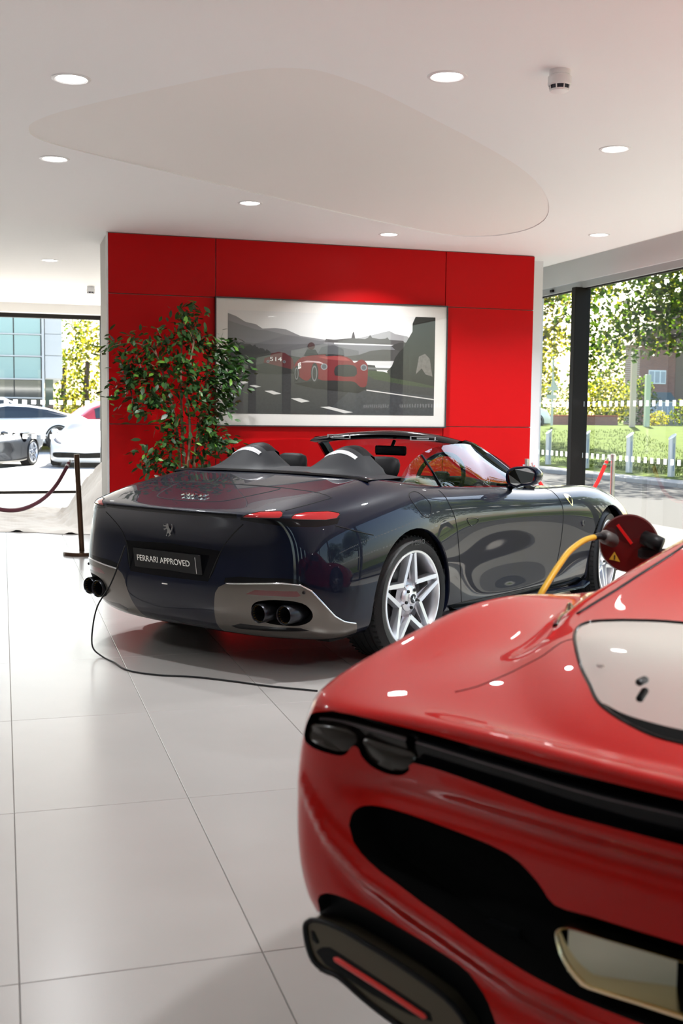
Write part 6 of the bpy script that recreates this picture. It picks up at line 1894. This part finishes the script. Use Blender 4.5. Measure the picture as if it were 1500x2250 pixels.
# ---- glass building on the left
b = thing('glass_building', 'glass-fronted building with white corner panels beyond the parked cars', 'building', (3.0, 60, .2))
BP = mat('white cladding', (.42, .44, .46), .5)
for k, (z0, z1) in enumerate(((2.85, 4.0), (4.02, 5.1), (5.12, 6.3), (6.32, 7.6))):
    Geo().box(-.86, 0, 0, .12, z0, z1, .01).build('cladding_panel', BP, b)
Geo().box(-.86, -.02, .12, 9, 2.8, 7.6).build('core', BP, b)
Geo().box(-1.02, -.9, -.1, .3, .0, 7.6).build('corner_column', BP, b)
Geo().box(-.85, -.45, .3, 1, 0, 2.85).build('entrance_glass', mat('dark green glazing', (.04, .07, .06), .06, coat=1), b)
GL1 = mat('teal glazing', (.16, .30, .33), .04, .0, coat=1, spec=1)
GL2 = mat('dark glazing', (.05, .055, .055), .05, coat=1, spec=1)
for j, (z0, z1, m_) in enumerate(((.1, 1.78, GL2), (1.86, 2.74, GL2), (2.82, 3.90, GL1), (3.98, 5.02, GL1), (5.10, 6.2, GL1), (6.28, 7.5, GL1))):
    for i in range(6):
        Geo().box(-1.05 - (i + 1) * 1.35 + .03, -1.05 - i * 1.35 - .03, .05, .10, z0, z1).build('pane', m_, b)
for z in (1.80, 2.76, 3.93, 5.04, 6.22, 7.52): Geo().box(-9.2, -1.0, .0, .14, z, z + .06).build('transom', BP, b)
Geo().box(-9.2, -1.0, .1, 9, 0, 7.6).build('interior', mat('dim interior', (.05, .05, .05), .8), b)

for k, (x, y, rx, rz, n, sd, lb) in enumerate(((4.6, 66, 1.6, 2.6, 1700, 41, 'yellow sunlit tree right of the glass building'), (8.2, 68, 1.7, 2.4, 1500, 42, 'green tree hidden partly by the window post, behind the parked cars'), (3.6, 71, 2.0, 2.3, 1300, 43, 'darker tree in the gap beside the glass building corner'))):
    tree('lot_tree', lb, (x, y, .2), [(0, 0, 3.0, rx, 1.5, rz), (.3, 0, 5.6, rx * .8, 1.4, 1.6), (-.3, 0, 1.3, rx * .9, 1.3, 1.2)], n, .26, sd, LY if k != 2 else LG, [(0, 0, 0), (0, 0, 2), (.1, 0, 4)], w=(.45, .3, .25))

# ---- parked cars
def recolour(root, mp, label, loc, rotz):
    c = copy_tree(root)
    c.location = loc
    c.rotation_euler = (0, 0, rotz)
    c['label'] = label
    def walk(o):
        for ch in list(o.children):
            if ch.name.split('.')[0] in ('charging_flap',):
                for q in list(ch.children): bpy.data.objects.remove(q)
                bpy.data.objects.remove(ch)
                continue
            if ch.type == 'MESH':
                for s_ in ch.material_slots:
                    if s_.material and s_.material.name in mp:
                        nm = mp[s_.material.name]
                        s_.link = 'OBJECT'
                        s_.material = nm
            walk(ch)
    walk(c)
    return c
DG = mat('dark grey car paint', (.035, .035, .038), .25, .4, coat=1)
WH = mat('white car paint', (.80, .81, .82), .25, coat=1)
c1 = recolour(REDCAR, {'bright red paint': DG}, 'dark grey sports car parked outside, seen from its left flank', (-.11, 30.8, -.05), -2.0)
c1.name = 'parked_coupe'
c2 = recolour(REDCAR, {'bright red paint': WH}, 'white sports car parked outside facing the showroom, nose toward the rope post', (2.55, 32.3, -.03), -PI / 2 - .16)
c2.name = 'parked_coupe'

def simple_car(name, label, paintm, loc, rotz, L, W, prof, glass_from, tail=None, wheels=(0, 2.7), wr=.34):
    """prof: list of (x, belt z, roof z or None); x=0 at the rear axle"""
    t = thing(name, label, 'car', loc, rotz)
    rows = []
    for (x, zb, zr, k) in prof:
        w = W / 2 * k
        rows.append([(x, -w * .80, .20), (x, -w * .96, .26), (x, -w, .45), (x, -w * .985, .45 + (zb - .45) * .6), (x, -w * .94, zb - .03), (x, -w * .86, zb), (x, 0, zb + .02),
                     (x, w * .86, zb), (x, w * .94, zb - .03), (x, w * .985, .45 + (zb - .45) * .6), (x, w, .45), (x, w * .96, .26), (x, w * .80, .20)])
    g = Geo().grid(rows)
    nn = len(rows[0]); m_ = len(rows)
    g.add(rows[0], [tuple(range(nn))]); g.add(rows[-1], [tuple(range(nn))])
    g.build('body', paintm, t, auto=.7)
    gh = [(x, zb, zr, k) for (x, zb, zr, k) in prof if zr]
    rows = []
    for (x, zb, zr, k) in gh:
        w = W / 2 * k
        f_ = (zr - zb)
        rows.append([(x, -w * .88, zb - .02), (x, -w * .80, zb + f_ * .55), (x, -w * .70, zb + f_ * .92), (x, -w * .5, zr), (x, 0, zr + .015), (x, w * .5, zr), (x, w * .70, zb + f_ * .92), (x, w * .80, zb + f_ * .55), (x, w * .88, zb - .02)])
    Geo().grid(rows).build('greenhouse', paintm, t, auto=.9)
    x0, x1 = glass_from
    hi = [q for q in gh if x0 <= q[0] <= x1]
    for sy in (1, -1):
        rows = []
        for (x, zb, zr, k) in hi:
            w = W / 2 * k
            f_ = zr - zb
            if f_ < .05: continue
            rows.append([(x, sy * (w * .875 + .012), zb + .01), (x, sy * (w * .80 + .014), zb + f_ * .55), (x, sy * (w * .73 + .014), zb + f_ * .84)])
        if len(rows) > 1: Geo().grid(rows).build('side_glass', SIDEGL, t)
    for (a, b_) in ((0, 1), (len(gh) - 2, len(gh) - 1)):
        A, B = gh[a], gh[b_]
        rows = []
        for s_ in (.06, .94):
            x = A[0] + (B[0] - A[0]) * s_; zr = A[2] + (B[2] - A[2]) * s_; k = A[3]
            w = W / 2 * k
            rows.append([(x, y * w, zr + .018 - .02 * abs(y)) for y in (-.5, 0, .5)])
        Geo().grid(rows).build('screen_glass', SIDEGL, t)
    for wx in wheels:
        for sy in (1, -1):
            yy = sy * (W / 2 - .10)
            wt = Geo().lathe([(wr * .68, -.10), (wr * .97, -.11), (wr, -.07), (wr, .07), (wr * .97, .11), (wr * .68, .10)], 28, (wx, yy, wr), 'y').build('tyre', RUBBER, t, auto=.6)
            g = Geo()
            for q in range(5):
                a = 2 * PI * q / 5
                g.tube([(wx, yy + sy * .10, wr), (wx + wr * .66 * math.cos(a), yy + sy * .11, wr + wr * .66 * math.sin(a))], .03, 6)
            g.lathe([(wr * .64, 0), (wr * .68, sy * .005)], 24, (wx, yy + sy * .11, wr), 'y')
            g.build('alloy_wheel', ALLOY, t)
            Geo().lathe([(wr * 1.02, .0), (wr * 1.16, .0)], 28, (wx, sy * (W / 2 * .995 + .004), wr), 'y').build('wheel_arch', RINGDARK, t)
    if tail:
        x, z, m_ = tail
        Geo().box(x - .02, x + .03, -W * .42, W * .42, z - .03, z + .03).build('tail_light_bar', m_, t)
    return t
taycan = [(-.95, .95, None, .86), (-.80, 1.02, 1.04, .93), (-.3, 1.02, 1.14, .98), (.3, .99, 1.30, 1), (.9, .97, 1.39, 1), (1.5, .96, 1.41, .99), (2.0, .95, 1.33, .98), (2.6, .93, .96, .98), (3.2, .84, None, .97), (3.7, .66, None, .88), (3.95, .5, None, .7)]
simple_car('parked_saloon', 'white fastback saloon parked side on behind the dark grey car', WH, (1.55, 37.0, .17), PI + .12, 4.9, 1.96, taycan, (-.3, 2.0), (-.94, .86, GAP), (0, 2.9), .36)
hatch = [(-.8, .95, None, .85), (-.7, 1.05, 1.2, .92), (-.3, 1.0, 1.50, .97), (.5, .98, 1.56, 1), (1.4, .96, 1.55, 1), (1.9, .95, 1.35, .99), (2.4, .93, .98, .98), (3.0, .84, None, .95), (3.4, .6, None, .85)]
simple_car('parked_hatchback', 'red hatchback parked between the white saloon and the white sports car', mat('red car paint', (.45, .02, .03), .25, coat=1), (4.6, 41, .17), PI + .35, 4.2, 1.8, hatch, (-.3, 1.9), None, (0, 2.6), .32)
suv = [(-.9, 1.0, None, .88), (-.8, 1.1, 1.25, .93), (-.5, 1.1, 1.62, .98), (.5, 1.08, 1.70, 1), (1.6, 1.06, 1.68, 1), (2.1, 1.05, 1.45, .99), (2.6, 1.02, 1.06, .98), (3.3, .95, None, .95), (3.75, .65, None, .86)]
simple_car('parked_estate', 'white estate car roof showing behind the white fastback saloon', WH, (-1.6, 46, .2), .15, 4.7, 1.9, suv, (-.5, 2.1), None, (0, 2.8), .35)
van = [(-.9, 1.2, 1.7, .93), (-.7, 1.2, 2.05, .98), (.5, 1.2, 2.1, 1), (1.8, 1.18, 2.08, 1), (2.4, 1.12, 1.7, .98), (2.9, 1.05, 1.1, .96), (3.5, .9, None, .9), (3.7, .6, None, .84)]
simple_car('parked_van', 'white van at the edge of the white pier beyond the lawn', WH, (22.15, 51, .78), -.1, 4.7, 1.9, van, (1.2, 2.4), None, (0, 2.9), .34)
